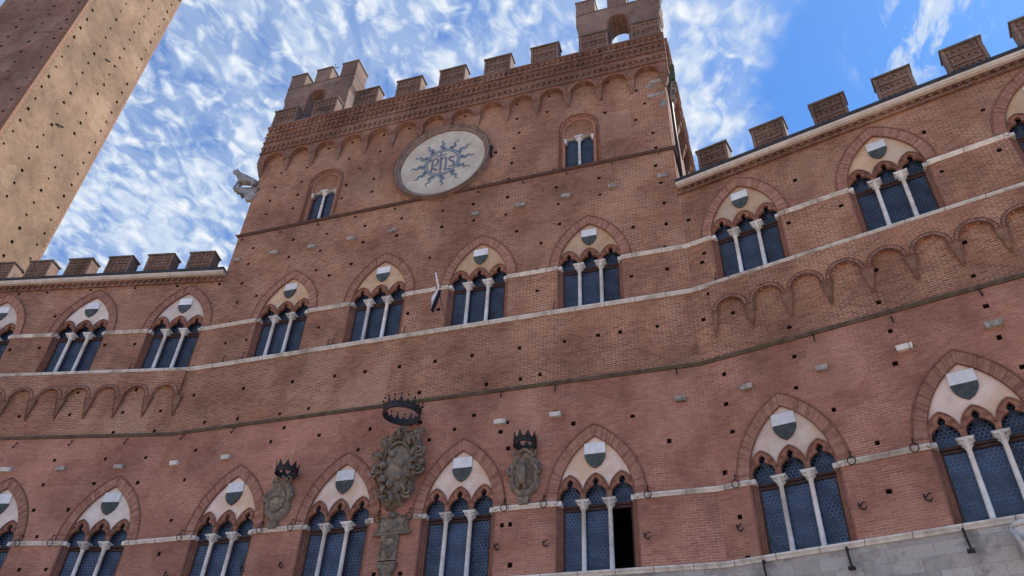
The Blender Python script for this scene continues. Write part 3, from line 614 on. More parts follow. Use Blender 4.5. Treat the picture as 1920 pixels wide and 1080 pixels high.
# tower block: corbel table, projecting parapet with three lattice bands
PO = .30
def arcade_plate(mb, fr_x0, n, pitch, z_imp, z_top, y0, y1, rim=.10, mi=0):
    bot = []
    r = pitch/2-rim
    for i in range(n):
        c = fr_x0+(i+.5)*pitch
        bot += [(c-pitch/2, z_imp), (c-r, z_imp)]+rarc(r, 12, c, z_imp)[1:-1]+[(c+r, z_imp)]
    bot.append((fr_x0+n*pitch, z_imp))
    return bot, r
def corbel_table(fr, x0, n, pitch, z_imp, z_foot, z_top, po, mat, ends=(0, 0), rim=.10, ball=False, fw=.12):
    pl = MB(); bot, r = arcade_plate(pl, x0, n, pitch, z_imp, z_top, -po, 0, rim)
    pl.plate([(x0-ends[0], z_top), (x0-ends[0], z_imp)]+(bot[1:] if ends[0] == 0 else bot)+([(x0+n*pitch+ends[1], z_imp)] if ends[1] else [])+[(x0+n*pitch+ends[1], z_top)], [], -po, -.003)
    pl.build('parapet_wall' if po > .25 else 'corbelled_wall', mat, palace, fr)
    rg = MB()
    for i in range(n):
        c = x0+(i+.5)*pitch
        tk = 1 if po > .25 else .8
        rg.tube([(x, -po-.01, z) for x, z in rarc(r+.015, 14, c, z_imp)], .034*tk, 6, 1)
        rg.tube([(x, -po-.005, z) for x, z in rarc(r+.17, 14, c, z_imp)] , .03*tk, 6, 1)
        k = 16
        for j in range(k):
            a0, a1 = math.pi*j/k+.02, math.pi*(j+1)/k-.02
            P = [(c-q*math.cos(a), z_imp+q*math.sin(a)) for q, a in ((r+.15, a0), (r+.15, a1), (r+.03, a1), (r+.03, a0))]
            rg.add([(p[0], -po-.02, p[1]) for p in P]+[(p[0], -po+.02, p[1]) for p in P], [(0,3,2,1),(0,1,5,4),(1,2,6,5),(2,3,7,6),(3,0,4,7)], random.choice((0, 2)))
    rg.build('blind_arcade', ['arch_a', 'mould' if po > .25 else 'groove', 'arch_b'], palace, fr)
    for i in range(n+1):
        c = x0+i*pitch; w = rim*2+.02; cb = MB()
        W = w*1.12
        if po > .25:
            z = z_imp; cb.box(c-W/2, c+W/2, -po+.002, -.002, z-.10, z-.002, 1)
            hh = z_imp-.10-z_foot
            cb.add([(c-W/2, -po+.03, z-.10), (c+W/2, -po+.03, z-.10), (c+W/2, 0, z-.10), (c-W/2, 0, z-.10), (c-fw/2, -.05, z_foot), (c+fw/2, -.05, z_foot), (c+fw/2, 0, z_foot), (c-fw/2, 0, z_foot)],
                   [(0,4,5,1),(1,5,6,2),(3,7,4,0),(4,7,6,5),(0,1,2,3)], 0)
        else:
            W = .50; xa, xb = c-W/2, c+W/2
            if i == 0 and ends[0] == 0: xa = c-.04
            z = z_imp-.02
            cb.add([(xa, -po, z), (xb, -po, z), (c+.03, -.04, z_foot), (c-.03, -.04, z_foot), (xa, 0, z), (xb, 0, z), (c+.03, 0, z_foot), (c-.03, 0, z_foot)],
                   [(0,3,2,1),(0,4,7,3),(1,2,6,5),(0,1,5,4),(3,7,6,2)], 0)
            cb.tube([(xa, -po-.01, z-.01), (xb, -po-.01, z-.01)], .03, 6, 1)
            cb.tube([(xb-.01, -po-.01, z), (c+.03, -.05, z_foot)], .022, 5, 1); cb.tube([(xa+.01, -po-.01, z), (c-.03, -.05, z_foot)], .022, 5, 1)
            cb.lathe([(.02, -.09), (.05, -.05), (.05, 0), (.03, .04)], 8, (c, -.05, z_foot-.02), 1)
        cb.build('corbel', ['brick_top' if po > .25 else 'corbel', 'mould'], palace, fr)
pt = (XR-XL)/14
corbel_table('C', XL, 14, pt, 39.08, 38.1, 42.58, PO, 'brick_top', ends=(PO, PO), rim=.20)
corbel_table('SR', .02, 7, 12.9/7, 38.98, 38.1, 42.58, PO, 'brick_top', rim=.20)
corbel_table('SL', -12.95, 7, 12.93/7, 38.98, 38.1, 42.58, PO, 'brick_top', rim=.20)
for fr, a, b in (('C', XL-PO, XR+PO), ('SR', .03, 12.9), ('SL', -12.9, -.03)):
    lt = MB()
    for z0, z1, yy in ((39.93, 40.50, -PO), (40.98, 41.55, -PO), (41.86, 42.40, -PO)):
        lattice(lt, a, b, z0, z1, yy, .34, dep=.10, rows=2)
    lt.box(a-.0, b+.0, -PO-.14, -PO, 42.46, 42.58)
    lt.build('lattice_band', 'brick_top', palace, fr)
def merlon(fr, x0, x1, z0, z1, y0, dep, bands, mat='brick_merlon', name='merlon', cap=.06):
    m = MB(); m.box(x0, x1, y0, y0+dep, z0, z1-.09, 0)
    if bands:
        h = (z1-z0-.12)
        for a, b in bands: lattice(m, x0+.14, x1-.14, z0+h*a, z0+h*b, y0, .27, dep=.06, rows=2, slab=.03)
        m.box(x0, x0+.14, y0-.06, y0, z0, z1-.09); m.box(x1-.14, x1, y0-.06, y0, z0, z1-.09)
    m.box(x0-cap, x1+cap, y0-.06-cap, y0+dep+cap, z1-.09, z1, 1)
    m.build(name, [mat, 'cope'], palace, fr)
for x0 in (-13.12, -10.12, -7.1, -4.06, -1.06, 1.96, 5.0, 8.07, 11.2):
    merlon('C', x0, x0+1.74, 42.58, 44.28, -.28, .62, ((.12, .46), (.58, .92)))
for i in range(4):
    merlon('SR', 1.6+i*3.05, 3.3+i*3.05, 42.58, 44.28, -.28, .6, ((.12, .46), (.58, .92)))
    merlon('SL', -3.3-i*3.05, -1.6-i*3.05, 42.58, 44.28, -.28, .6, ((.12, .46), (.58, .92)))
# bell turrets: thin crenellated screens pierced by an arch
for x0 in (-13.72, 7.76):
    x1 = x0+5.15; ac = x0+2.56; tm = MB()
    hole = [(ac-.62, 42.8), (ac-.62, 46.75)]+rarc(.62, 12, ac, 46.75)[1:-1]+[(ac+.62, 46.75), (ac+.62, 42.8)]
    tm.plate([(x0, 42.3), (x1, 42.3), (x1, 46.6), (x1+.14, 47.1), (x1+.14, 48.45), (x0-.14, 48.45), (x0-.14, 47.1), (x0, 46.6)], [hole], .8, 2.25)
    tm.tube([(ac-.66, .78, 45.2), (ac-.66, .78, 46.75)]+[(x, .78, z) for x, z in rarc(.66, 12, ac, 46.75)]+[(ac+.66, .78, 45.2)], .05, 6, 1)
    for a, b in ((x0-.14, x0+1.12), (x0+1.95, x0+3.2), (x0+4.03, x1+.14)):
        tm.box(a, b, .8, 2.25, 48.451, 49.85); tm.box(a-.05, b+.05, .74, 2.31, 49.85, 49.93, 2)
    tm.box(x0-.16, x1+.16, .76, 2.29, 48.36, 48.44, 2)
    tm.build('bell_turret', ['brick_merlon', 'mould', 'cope'], palace)
    rl = MB(); rl.tube([(x0+.9, 1.5, 49.3), (x0+4.3, 1.5, 49.3)], .022, 6); rl.build('railing', 'iron', palace)
# wings: lattice frieze, white cornice, gutter, battlements
for fr, a, b in (('L', LEND, 0), ('R', 0, REND)):
    lt = MB(); lattice(lt, a, b, 29.52, 29.90, -.02, .36, dep=.10, rows=2); lt.build('lattice_band', 'brick_top', palace, fr)
    cn = MB(); cn.box(a, b, -.30, .0, 29.93, 30.0); cn.box(a, b, -.36, .0, 30.0, 30.15); cn.build('white_cornice', 'white_cornice', palace, fr)
    gt = MB(); gt.box(a, b, -.42, .0, 30.155, 30.31); gt.box(a, b, 0, .5, 29.96, 30.31); gt.build('gutter', 'gutter', palace, fr)
bd = ((.06, .28), (.38, .60), (.70, .92))
for i, (a, b) in enumerate(((1.14, 2.64), (3.67, 5.25), (6.27, 7.75), (8.83, 10.32), (11.42, 12.91), (13.9, 15.4), (16.5, 18.0), (19.1, 20.6))):
    merlon('L', -b, -a, 30.312, 31.88, .0, .68, bd)
for i, (a, b) in enumerate(((1.16, 2.65), (3.88, 5.43), (6.69, 8.22), (9.52, 11.06), (12.36, 13.92), (15.1, 16.65), (17.9, 19.4))):
    merlon('R', a, b, 30.312, 31.98+.022*a, .0, .68, bd)
# corbelled blind arcades under the upper marble course of the wings
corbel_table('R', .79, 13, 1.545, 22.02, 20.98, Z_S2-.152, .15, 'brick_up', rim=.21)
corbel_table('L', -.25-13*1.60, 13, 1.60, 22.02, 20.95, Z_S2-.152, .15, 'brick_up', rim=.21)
# ---- small stones, hooks, rings
for fr in 'CLR':
    for x, z in BLOCKS[fr]:
        m = MB(); w = .24+random.uniform(-.03, .04); hi = z < 20
        m.frust(x, -.06, z-.10, z+.10, 2*w*.93, .22, 2*w, .26); m.build('stone_block', 'marble' if (hi and random.random() < .35) else 'grey_stone', palace, fr)
    for x, z in HOOKS[fr]:
        m = MB(); l = .35 if z < 20 else .22
        m.tube([(x, .05, z+l*.5), (x, -.10, z+l*.5), (x, -.14, z-l*.2), (x+.02, -.2, z-l*.55), (x+.03, -.30, z-l*.35)], .026, 6); m.build('iron_hook', 'iron', palace, fr)
    for x, z in CRAMPS[fr]:
        m = MB(); m.tube([(x-.12, .02, z+.1), (x-.10, -.08, z+.12), (x-.08, -.1, z-.05), (x+.03, -.12, z-.14)], .025, 6); m.tube([(x-.08, -.1, z), (x+.08, -.22, z+.08), (x+.14, -.3, z+.02)], .022, 6); m.tube([(x+.04, -.08, z-.14), (x+.14, -.16, z-.05)], .02, 6)
        m.build('torch_bracket', 'iron', palace, fr)
for f, cx, lv in WIN:
    if lv == 1:
        for sg in (-1, 1):
            x = cx+sg*2.0; m = MB()
            if f == 'L' and x > .0: continue
            m.tube([(x, 0, Z_C1+.30), (x, -.20, Z_C1+.28), (x, -.24, Z_C1+.05)], .022, 6)
            m.tube([(x+.13*math.cos(a), -.24-.05*math.sin(a), Z_C1-.09+.13*math.sin(a)) for a in [i*math.pi/8 for i in range(16)]], .019, 6, closed=True)
            m.build('iron_ring', 'iron', palace, f)
for x, z in ((1.33, 11.25), (4.0, 11.25), (7.37, 11.25)):
    m = MB(); m.tube([(x-.02, 0, z+.28), (x-.02, -.3, z+.25), (x, -.34, z-.05), (x+.03, -.36, z-.35), (x+.06, -.3, z-.42)], .038, 7); m.box(x-.09, x+.12, -.40, -.22, z-.46, z-.38); m.build('lamp_bracket', 'iron', palace, 'R')
# small spikes standing on the upper sill
for f, x in (('C', -11.05), ('C', -9.9), ('C', -5.0), ('C', -4.75), ('C', -.9), ('C', 2.9+.7), ('C', 6.55), ('C', 9.35), ('L', -3.5), ('R', 4.1), ('R', 1.15), ('C', -7.9)):
    m = MB(); m.tube([(x, -.1, Z_S2+.02), (x, -.14, Z_S2+.34), (x+.06, -.18, Z_S2+.42), (x+.1, -.16, Z_S2+.36)], .02, 5); m.tube([(x-.08, -.12, Z_S2+.03), (x+.02, -.13, Z_S2+.2)], .016, 5); m.build('sill_hook', 'iron', palace, f)
# rainwater pipe down the right side of the central block, pale corner strip, marble quoins at the top corner
m = MB(); m.tube([(.75, -.16, 39), (.75, -.16, 30.3)], .09, 10); m.build('rainwater_pipe', 'gutter', palace, 'SR')
for x, w, z, h in ((12.35, .75, 38.75, .28), (11.95, .5, 38.42, .26), (12.2, .95, 37.55, .26), (12.55, .36, 36.75, .6)):
    m = MB(); m.box(x-w/2, min(XR-.02, x+w/2), -.02, .1, z-h/2, z+h/2); m.build('quoin_stone', 'grey_stone', palace, 'C')
# ------------------------------------------------------------ ground
g = MB(); g.add([(-600, -600, 0), (600, -600, 0), (600, 600, 0), (-600, 600, 0)], [(0,1,2,3)]); go = g.build('ground', 'paving'); tag(go, kind='structure')
# ------------------------------------------------------------ bell tower behind the left wing
tp = wp('L', LEND, 0, 0); tower = empty('bell_tower', tp, AL)
tag(tower, 'very tall plain brick bell tower with a sunlit right face, rising behind the left wing', 'tower')
S = 8.5; ZT = 77.5
fh = []; rh_ = []
for i, cx in enumerate((.82, 3.2, 5.5, 7.62)):
    z = 20.4+(.3, .0, .25, .45)[i]
    while z < ZT-1:
        z += 1.322
        for lst, xx in ((rh_, cx), (fh, cx-S)):
            if random.random() < .06: continue
            x = xx+random.uniform(-.07, .07)+(.002*(45-z) if i < 2 else 0); zz = z+random.uniform(-.06, .06); w = random.uniform(.09, .15)
            lst.append([(x-w, zz-w), (x+w, zz-w*.9), (x+w*.9, zz+w), (x-w*.8, zz+w*.9)])
m = MB(); m.plate([(-S, 0), (0, 0), (0, ZT), (-S, ZT)], fh, 0, .4, hole_d=lambda i: .36, cap_mi=1); o = m.build('front_wall', ['brick_top', 'hole_shade'], tower)  # front takes a darker brick than the side; its shade is in the colour
m = MB(); m.plate([(.41, 0), (S, 0), (S, ZT), (.41, ZT)], rh_, 0, .4, hole_d=lambda i: .36, cap_mi=1)
# worn patches and short iron ties in the sunlit face
o = m.build('side_wall', ['brick_tower', 'hole_shade'], tower); o.rotation_euler = (0, 0, R_(90))
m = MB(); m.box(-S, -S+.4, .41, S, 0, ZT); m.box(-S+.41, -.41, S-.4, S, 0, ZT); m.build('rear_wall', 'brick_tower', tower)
def zig(wd, sgn):                                                      # toothed brick quoins up the front edges
    P = [(0, 22)]; Qz = []
    for k in range(int((ZT-22.6)/.55)):
        z = 22+k*.55; P += [(sgn*wd, z), (sgn*wd, z+.27), (sgn*wd*.55, z+.27), (sgn*wd*.55, z+.55)]
    return P+[(0, P[-1][1])]
for wd, sx, rz, xx in ((.38, -1, 0, .012), (.38, 1, 90, -.012)):
    m = MB(); m.plate([(p[0]+(xx if rz == 0 else 0), p[1]) for p in zig(wd, sx)], [], -.012 if rz == 0 else -.014, .1); o = m.build('quoins', 'quoin', tower); o.rotation_euler = (0, 0, R_(rz))
m = MB(); m.plate([(S+.005-p[0], p[1]) for p in zig(.32, 1)], [], -.014, .1); o = m.build('quoins', 'quoin', tower); o.rotation_euler = (0, 0, R_(90))
for x, z, l in ((3.9, 50.2, .8), (4.6, 59.9, .6), (1.5, 41.3, .5)):
    m = MB(); m.tube([(.02, x-l/2, z-l*.3), (.10, x, z), (.02, x+l/2, z+l*.35)], .05, 6); m.build('iron_tie', 'iron', tower)
# projecting stone crown of the tower
m = MB()
for k in range(8):
    for sx, sy in ((k*S/7.5-S+.2, 0), ):
        m.frust(sx, -.2, ZT-1.6, ZT+.6, .4, .2, .5, 1.3)
    m.frust(.25, k*S/7.5+.3, ZT-1.6, ZT+.6, .2, .4, 1.3, .5)
m.box(-S-.9, .9, -.9, S+.9, ZT+.6, ZT+5)
m.build('stone_crown', 'white_stone', tower)
# ------------------------------------------------------------ monogram disc
dx, dz = -.15, 35.68
disc = MB(); disc.lathe([(2.66, 0), (2.66, .10)], 64, (0, 0, 0), 0, False)
def face_wall(o): o.rotation_euler = (R_(90), 0, 0); return o
dr = empty('monogram_disc', (dx, 0, dz)); tag(dr, 'round pale plaster disc painted with a blue wavy sunburst around three gothic letters', 'sun emblem')
o = face_wall(disc.build('plaster_field', 'disc', dr))
fr_ = MB(); prof = [(2.60, .02), (2.60, .16), (2.64, .19), (2.68, .17), (2.70, .24), (2.75, .28), (2.78, .25), (2.80, .31), (2.87, .34), (2.92, .30), (2.93, .0)]
vsn = 72; vv = []; ff = []
for i, (r, y) in enumerate(prof):
    for k in range(vsn): a = 2*math.pi*k/vsn; vv.append((r*math.cos(a), -y, r*math.sin(a)))
for i in range(len(prof)-1):
    for k in range(vsn): k2 = (k+1) % vsn; ff.append((i*vsn+k2, i*vsn+k, (i+1)*vsn+k, (i+1)*vsn+k2))
fr_.add(vv, ff, 0, True)
for r, y, th in ((2.92, -.315, .022), (2.78, -.262, .022), (2.60, -.115, .02)): fr_.tube([(r*math.cos(a), y, r*math.sin(a)) for a in [2*math.pi*i/64 for i in range(64)]], th, 6, 1, closed=True)
fr_.build('moulded_frame', ['disc_frame', 'groove'], dr)
def ribbon(mb, pts, w, y, mi=0, th=.012):
    """flat brush stroke in the xz plane; w number or list"""
    n = len(pts); ws = w if isinstance(w, list) else [w]*n; A = []; B = []
    for i in range(n):
        a = Vector(pts[max(0, i-1)]); b = Vector(pts[min(n-1, i+1)]); t = (b-a).normalized(); q = Vector((-t.y, t.x)); p = Vector(pts[i])
        A.append(p+q*ws[i]/2); B.append(p-q*ws[i]/2)
    vs = [(p.x, y, p.y) for p in A]+[(p.x, y, p.y) for p in B]+[(p.x, y+th, p.y) for p in A]+[(p.x, y+th, p.y) for p in B]
    fs = []
    for i in range(n-1):
        fs += [(i, n+i, n+i+1, i+1), (i, i+1, 2*n+i+1, 2*n+i), (n+i, 3*n+i, 3*n+i+1, n+i+1)]
    fs += [(0, 2*n, 3*n, n), (n-1, 2*n-1, 4*n-1, 3*n-1)]
    mb.add(vs, fs, mi)
def smooth_(pts, k=6):
    out = []
    for i in range(len(pts)-1):
        p0, p1, p2, p3 = (Vector(pts[max(0, i-1)]), Vector(pts[i]), Vector(pts[i+1]), Vector(pts[min(len(pts)-1, i+2)]))
        for j in range(k):
            t = j/k; out.append(tuple(.5*((2*p1)+(-p0+p2)*t+(2*p0-5*p1+4*p2-p3)*t*t+(-p0+3*p1-3*p2+p3)*t**3)))
    return out+[tuple(pts[-1])]
ry = MB()
ring_pts = [(1.02*math.cos(a), 1.02*math.sin(a)-.04) for a in [2*math.pi*i/60 for i in range(61)]]
ribbon(ry, ring_pts, .13, -.116); 
ribbon(ry, [(.93*math.cos(a), .93*math.sin(a)-.04) for a in [2*math.pi*i/60 for i in range(61)]], .035, -.121, 1)
ribbon(ry, [(1.10*math.cos(a), 1.10*math.sin(a)-.04) for a in [2*math.pi*i/60 for i in range(61)]], .03, -.121, 1)
for k in range(12):
    a = R_(90+4-30*k); pts = []; ws = []
    for i in range(22):
        t = i/21; r = 1.08+.86*t; wv = .105*math.sin(t*2*math.pi*2.1)*(1-.35*t)*(1 if k % 2 else -1)
        c_, s_ = math.cos(a), math.sin(a); pts.append((r*c_-wv*s_, r*s_+wv*c_-.04)); ws.append(.26*(1-t)**1.25+.055)
    ribbon(ry, pts, ws, -.113-.0004*k)
    ribbon(ry, [(x+.02, z) for x, z in pts], [w*.22+.012 for w in ws], -.124-.0004*k, 1)
ry.build('sunburst', ['blue_paint', 'dark_paint'], dr)
for gl, idx, wd in (('letter_y', (0, 1, 2), .12), ('letter_h', (3, 4, 5), .12), ('letter_s', (6, 7), .12)):
    m = MB()
    for q, i in enumerate(idx):
        p = smooth_(GLYPHS[i]); n = len(p); ribbon(m, p, [wd*(.75+.35*math.sin(math.pi*j/(n-1)))*(.8 if i in (2, 4, 7) else 1) for j in range(n)], -.113-.002*q-.0003*i)
    m.build(gl, 'dark_paint', dr)
m = MB(); m.tube([(2.98, 0, .4), (3.0, -.22, .35), (3.0, -.22, -.35), (2.98, 0, -.4)], .06, 6); m.build('iron_clamp', 'iron', dr)
# ------------------------------------------------------------ carved coats of arms
def sph(mb, c, r, n=14, mi=0, sq=(1,1,1)):
    prof = [(max(.001, r*math.sin(math.pi*i/8)), -r*math.cos(math.pi*i/8)) for i in range(9)]
    o = len(mb.v); mb.lathe(prof, n, (0, 0, 0), mi)
    for i in range(o, len(mb.v)): v = mb.v[i]; mb.v[i] = (c[0]+v[0]*sq[0], c[1]+v[1]*sq[1], c[2]+v[2]*sq[2])
def relief(name, outline, hfun, mat, parent, nr=48, na=180, cx=0, cz=0):
    vs = []; fs = []
    for i in range(nr+1):
        t = i/nr
        for k in range(na):
            a = 2*math.pi*k/na; R = outline(a); vs.append((cx+t*R*math.cos(a), -hfun(t, a), cz+t*R*math.sin(a)))
    for i in range(nr):
        for k in range(na):
            k2 = (k+1) % na; fs.append((i*na+k, (i+1)*na+k, (i+1)*na+k2, i*na+k2))
    o = len(vs)
    for k in range(na): x, y, z = vs[nr*na+k]; vs.append((x, .02, z))
    for k in range(na): k2 = (k+1) % na; fs.append((nr*na+k, o+k, o+k2, nr*na+k2))
    m = MB(); m.add(vs, fs, 0, True); return m.build(name, mat, parent)
def spiral(mb, c, r, turns, th, sgn=1, a0=0, y=-.3, n=26):
    mb.tube([(c[0]+sgn*r*(1-.78*i/n)*math.cos(a0+turns*2*math.pi*i/n), y-.10*i/n, c[1]+r*(1-.78*i/n)*math.sin(a0+turns*2*math.pi*i/n)) for i in range(n+1)], [th*(1-.5*i/n) for i in range(n+1)], 7)
big = empty('coat_of_arms', (-.12, 0, 16.45)); tag(big, 'largest carved coat of arms, six balls in its oval field, above the scroll tablet', 'coat of arms', 'carved coats of arms on the facade')
def ol(a):
    base = 1/math.sqrt((math.cos(a)/.98)**2+(math.sin(a)/1.88)**2)
    return base*(1+.05*math.cos(7*a+.4)+.035*math.sin(13*a)+ (.07 if .3 < a < 1.3 else 0) - (.06*max(0, -math.sin(a))**6)-.13*max(0, -math.sin(a))*abs(math.cos(a))*2)
def hf(t, a):
    x, z = math.cos(a)*t, math.sin(a)*t
    p = Vector((x*3.1, z*4.2, 1.3))
    if t < .60: h = .20+.17*(1-(t/.60)**2)
    elif t < .66: h = .20+.18*math.sin((t-.60)/.06*math.pi)
    else:
        u = (t-.66)/.34
        h = .20+.16*math.sin(u*math.pi)+.06*math.sin(9*a+u*7)+.12*noise.noise(p*2.6)+.16*abs(noise.noise(p*4.5))-.05*abs(math.sin(14*a-u*9))
        h *= 1 if u < .85 else 1-.75*(u-.85)/.15
    return h*1.3-.04
relief('carved_frame', ol, hf, 'carved', big)
m = MB(); m.tube([(.66*math.cos(q), -.47, .02+1.16*math.sin(q)) for q in [2*math.pi*i/40 for i in range(40)]], .055, 7, closed=True); m.build('oval_rim', 'carved', big)
for q in range(14):                                                     # curled leaves round the rim
    an = 2*math.pi*q/14+.2; ca_, sa_ = math.cos(an), math.sin(an); R1 = ol(an)
    m = MB(); m.tube([(.66*R1*ca_, -.42, .66*R1*sa_), (.76*R1*ca_-.06*sa_, -.60, .76*R1*sa_+.06*ca_), (.88*R1*ca_-.10*sa_, -.58, .88*R1*sa_+.10*ca_), (.95*R1*ca_-.02*sa_, -.40, .95*R1*sa_+.02*ca_)], [.05, .10, .085, .03], 7); m.build('leaf', 'carved', big)
m = MB(); relief('oval_field', lambda a: .66*1/math.sqrt((math.cos(a)/.98)**2+(math.sin(a)/1.72)**2), lambda t, a: .36+.18*(1-t*t), 'carved_light', big, 14, 60, 0, .02)
for x, z in ((-.22, .62), (-.55, .12), (.26, .12), (-.46, -.50), (.20, -.46), (-.12, -.76)):
    m = MB(); sph(m, (x, -.56, z), .165); m.build('ball', 'carved_light', big)
for c_, r, tn, sg, a0 in (((-.62, 1.28), .30, 1.6, 1, 1.5), ((.55, 1.38), .36, 1.7, -1, 1.2), ((.85, 1.55), .25, 1.3, 1, .4), ((-.95, .75), .28, 1.5, 1, 2.6), ((.92, .72), .28, 1.5, -1, 2.6), ((-.98, -.05), .25, 1.4, 1, 3.1), ((.98, -.1), .26, 1.4, -1, 3.1), ((-.66, -1.05), .22, 1.4, 1, 4), ((.6, -1.1), .24, 1.4, -1, 4), ((0, 1.72), .25, 1.2, 1, 0), ((-.25, 1.55), .2, 1.3, -1, 1)):
    m = MB(); spiral(m, c_, r, tn, .065, sg, a0, -.38); m.build('scroll', 'carved', big)
for x, z in ((-1.05, .13), (1.0, .08)):
    m = MB(); m.frust(x, -.17, z-.28, z+.28, .26, .28, .30, .32); m.frust(x, -.2, z+.02, z+.10, .36, .34, .34, .36); m.build('side_block', 'carved', big)
for i in range(26):
    a = 3.5+i*.095; R = ol(a)*.84; m = MB(); sph(m, (R*math.cos(a), -.33, R*math.sin(a)), .075, 8); m.build('bead', 'carved', big)
def small_arms(x, z, label, two):
    r = empty('coat_of_arms', (x, 0, z)); tag(r, label, 'coat of arms', 'carved coats of arms on the facade')
    def o2(a):
        b = 1/math.sqrt((math.cos(a)/.66)**2+(math.sin(a)/.98)**2)
        c = abs(math.cos(a)); notch = .13*math.exp(-((math.sin(a)+.12)/.16)**2)*(c > .5); return b*(1-notch+.03*math.cos(8*a))
    def h2(t, a):
        if t < .60: return .16+.12*(1-(t/.6)**2)
        u = (t-.6)/.4; return (.17+.09*math.sin(u*math.pi)+.035*math.sin(12*a+4*u)+.04*noise.noise(Vector((math.cos(a)*3*t, math.sin(a)*4*t, x)))) * (1 if u < .8 else 1-(u-.8)*2.6)
    relief('carved_frame', o2, h2, 'carved_light', r, 24, 90)
    if two:
        relief('field', lambda a: .60*(1/math.sqrt((math.cos(a)/.60)**2+(math.sin(a)/.95)**2)), lambda t, a: .26+.05*(1-t*t), 'carved', r, 12, 48)
        m = MB(); m.tube([(-.36, -.31, .02), (-.2, -.35, .09), (0, -.37, .11), (.2, -.35, .09), (.36, -.31, .02)], .03, 6); m.build('carved_line', 'carved', r)
    else:
        m = MB()                                                        # upright beast in relief with a scrolling mane
        m.tube([(-.02, -.28, -.5), (-.06, -.34, -.2), (-.02, -.36, .12), (.02, -.36, .36)], [.12, .19, .17, .09], 10); sph(m, (.02, -.38, .44), .12, 10)
        m.tube([(.05, -.33, .2), (.22, -.35, .24), (.28, -.33, .1)], .045, 6); m.tube([(-.1, -.33, .18), (-.26, -.33, .3)], .045, 6); m.tube([(-.1, -.3, -.35), (-.22, -.3, -.62)], .06, 6); m.tube([(.02, -.3, -.4), (.10, -.3, -.66)], .06, 6)
        for q in range(4): spiral(m, (.27, -.05-.14*q), .10, 1.1, .028, 1 if q % 2 else -1, q, -.28, 14)
        m.build('carved_beast', 'carved_light', r)
    m = MB()
    m.frust(0, -.12, -1.26, -1.0, .36, .22, .48, .34); m.build('pendant', 'carved_light', r)
    for sg in (-1, 1): m = MB(); spiral(m, (sg*.28, .85), .2, 1.3, .05, -sg, 1.5, -.2); m.build('scroll', 'carved_light', r)
    m = MB(); m.tube([(-.34, -.2, .78), (-.2, -.28, .96), (0, -.32, 1.02), (.2, -.28, .96), (.34, -.2, .78)], .07, 8)
    m.build('shell_crest', 'carved', r)
    for sg in (-1, 1): m = MB(); m.tube([(sg*.60, -.14, .40), (sg*.70, -.26, .12), (sg*.58, -.18, -.04)], .07, 7); m.build('side_scroll', 'carved', r)
    return r
small_arms(-5.70, 15.68, 'weathered stone coat of arms with a plain field, under the left crown', True)
small_arms(5.42, 15.70, 'small stone coat of arms carved with a rearing beast, under the right crown', False)
# ------------------------------------------------------------ iron crowns
def crown(x, y, z, r, h, n, sh, label, thin):
    c = empty('iron_crown', (x, y, z)); tag(c, label, 'crown', 'iron crowns above the coats of arms')
    N = n*8; vs = []; fs = []
    for k in range(N):
        a = 2*math.pi*k/N; ph = (k % 8)/8; tri = 1-abs(2*ph-1); top = h+sh*(tri**1.6)
        if thin: top = h+sh*(max(0, tri-.25)/.75)*(1 if (k//8) % 2 == 0 else .6)
        rr = r*(1+.10*(top/(h+sh)))
        for dr_ in (0, -.03):
            vs.append(((r+dr_)*math.cos(a), (r+dr_)*math.sin(a), 0)); vs.append(((rr+dr_)*math.cos(a), (rr+dr_)*math.sin(a), top))
    for k in range(N):
        i, j = 4*k, 4*((k+1) % N); fs += [(i, j, j+1, i+1), (i+2, i+3, j+3, j+2), (i, i+2, j+2, j), (i+1, j+1, j+3, i+3)]
    m = MB(); m.add(vs, fs); m.tube([((r+.01)*math.cos(a), (r+.01)*math.sin(a), .02) for a in [2*math.pi*i/40 for i in range(40)]], .025, 6, closed=True)
    m.tube([((r*1.04)*math.cos(a), (r*1.04)*math.sin(a), h*.9) for a in [2*math.pi*i/40 for i in range(40)]], .02, 6, closed=True)
    m.build('crown_band', 'iron', c)
    m = MB(); m.tube([(0, r, .06), (0, -y+.02, .06)], .04, 6); m.tube([(-r*.5, r*.85, .06), (-r*.5, -y, .02)], .02, 6); m.tube([(r*.5, r*.85, .06), (r*.5, -y, .02)], .02, 6); m.build('bracket', 'iron' if thin else 'grey_stone', c)
    if thin:
        m = MB()
        for k in range(n):
            a = 2*math.pi*(k+.5)/n; sph(m, (r*1.1*math.cos(a), r*1.1*math.sin(a), h+sh+.03), .045, 6)
        m.build('finials', 'iron', c)
    return c
crown(.06, -.95, 18.60, .79, .30, 18, .26, 'widest dark iron crown, projecting above the largest coat of arms', True)
crown(-5.28, -.62, 16.62, .47, .22, 9, .30, 'small spiked iron crown above the plain-field coat of arms at the left', False)
crown(5.56, -.62, 16.70, .45, .22, 9, .30, 'small spiked iron crown above the coat of arms with the beast at the right', False)
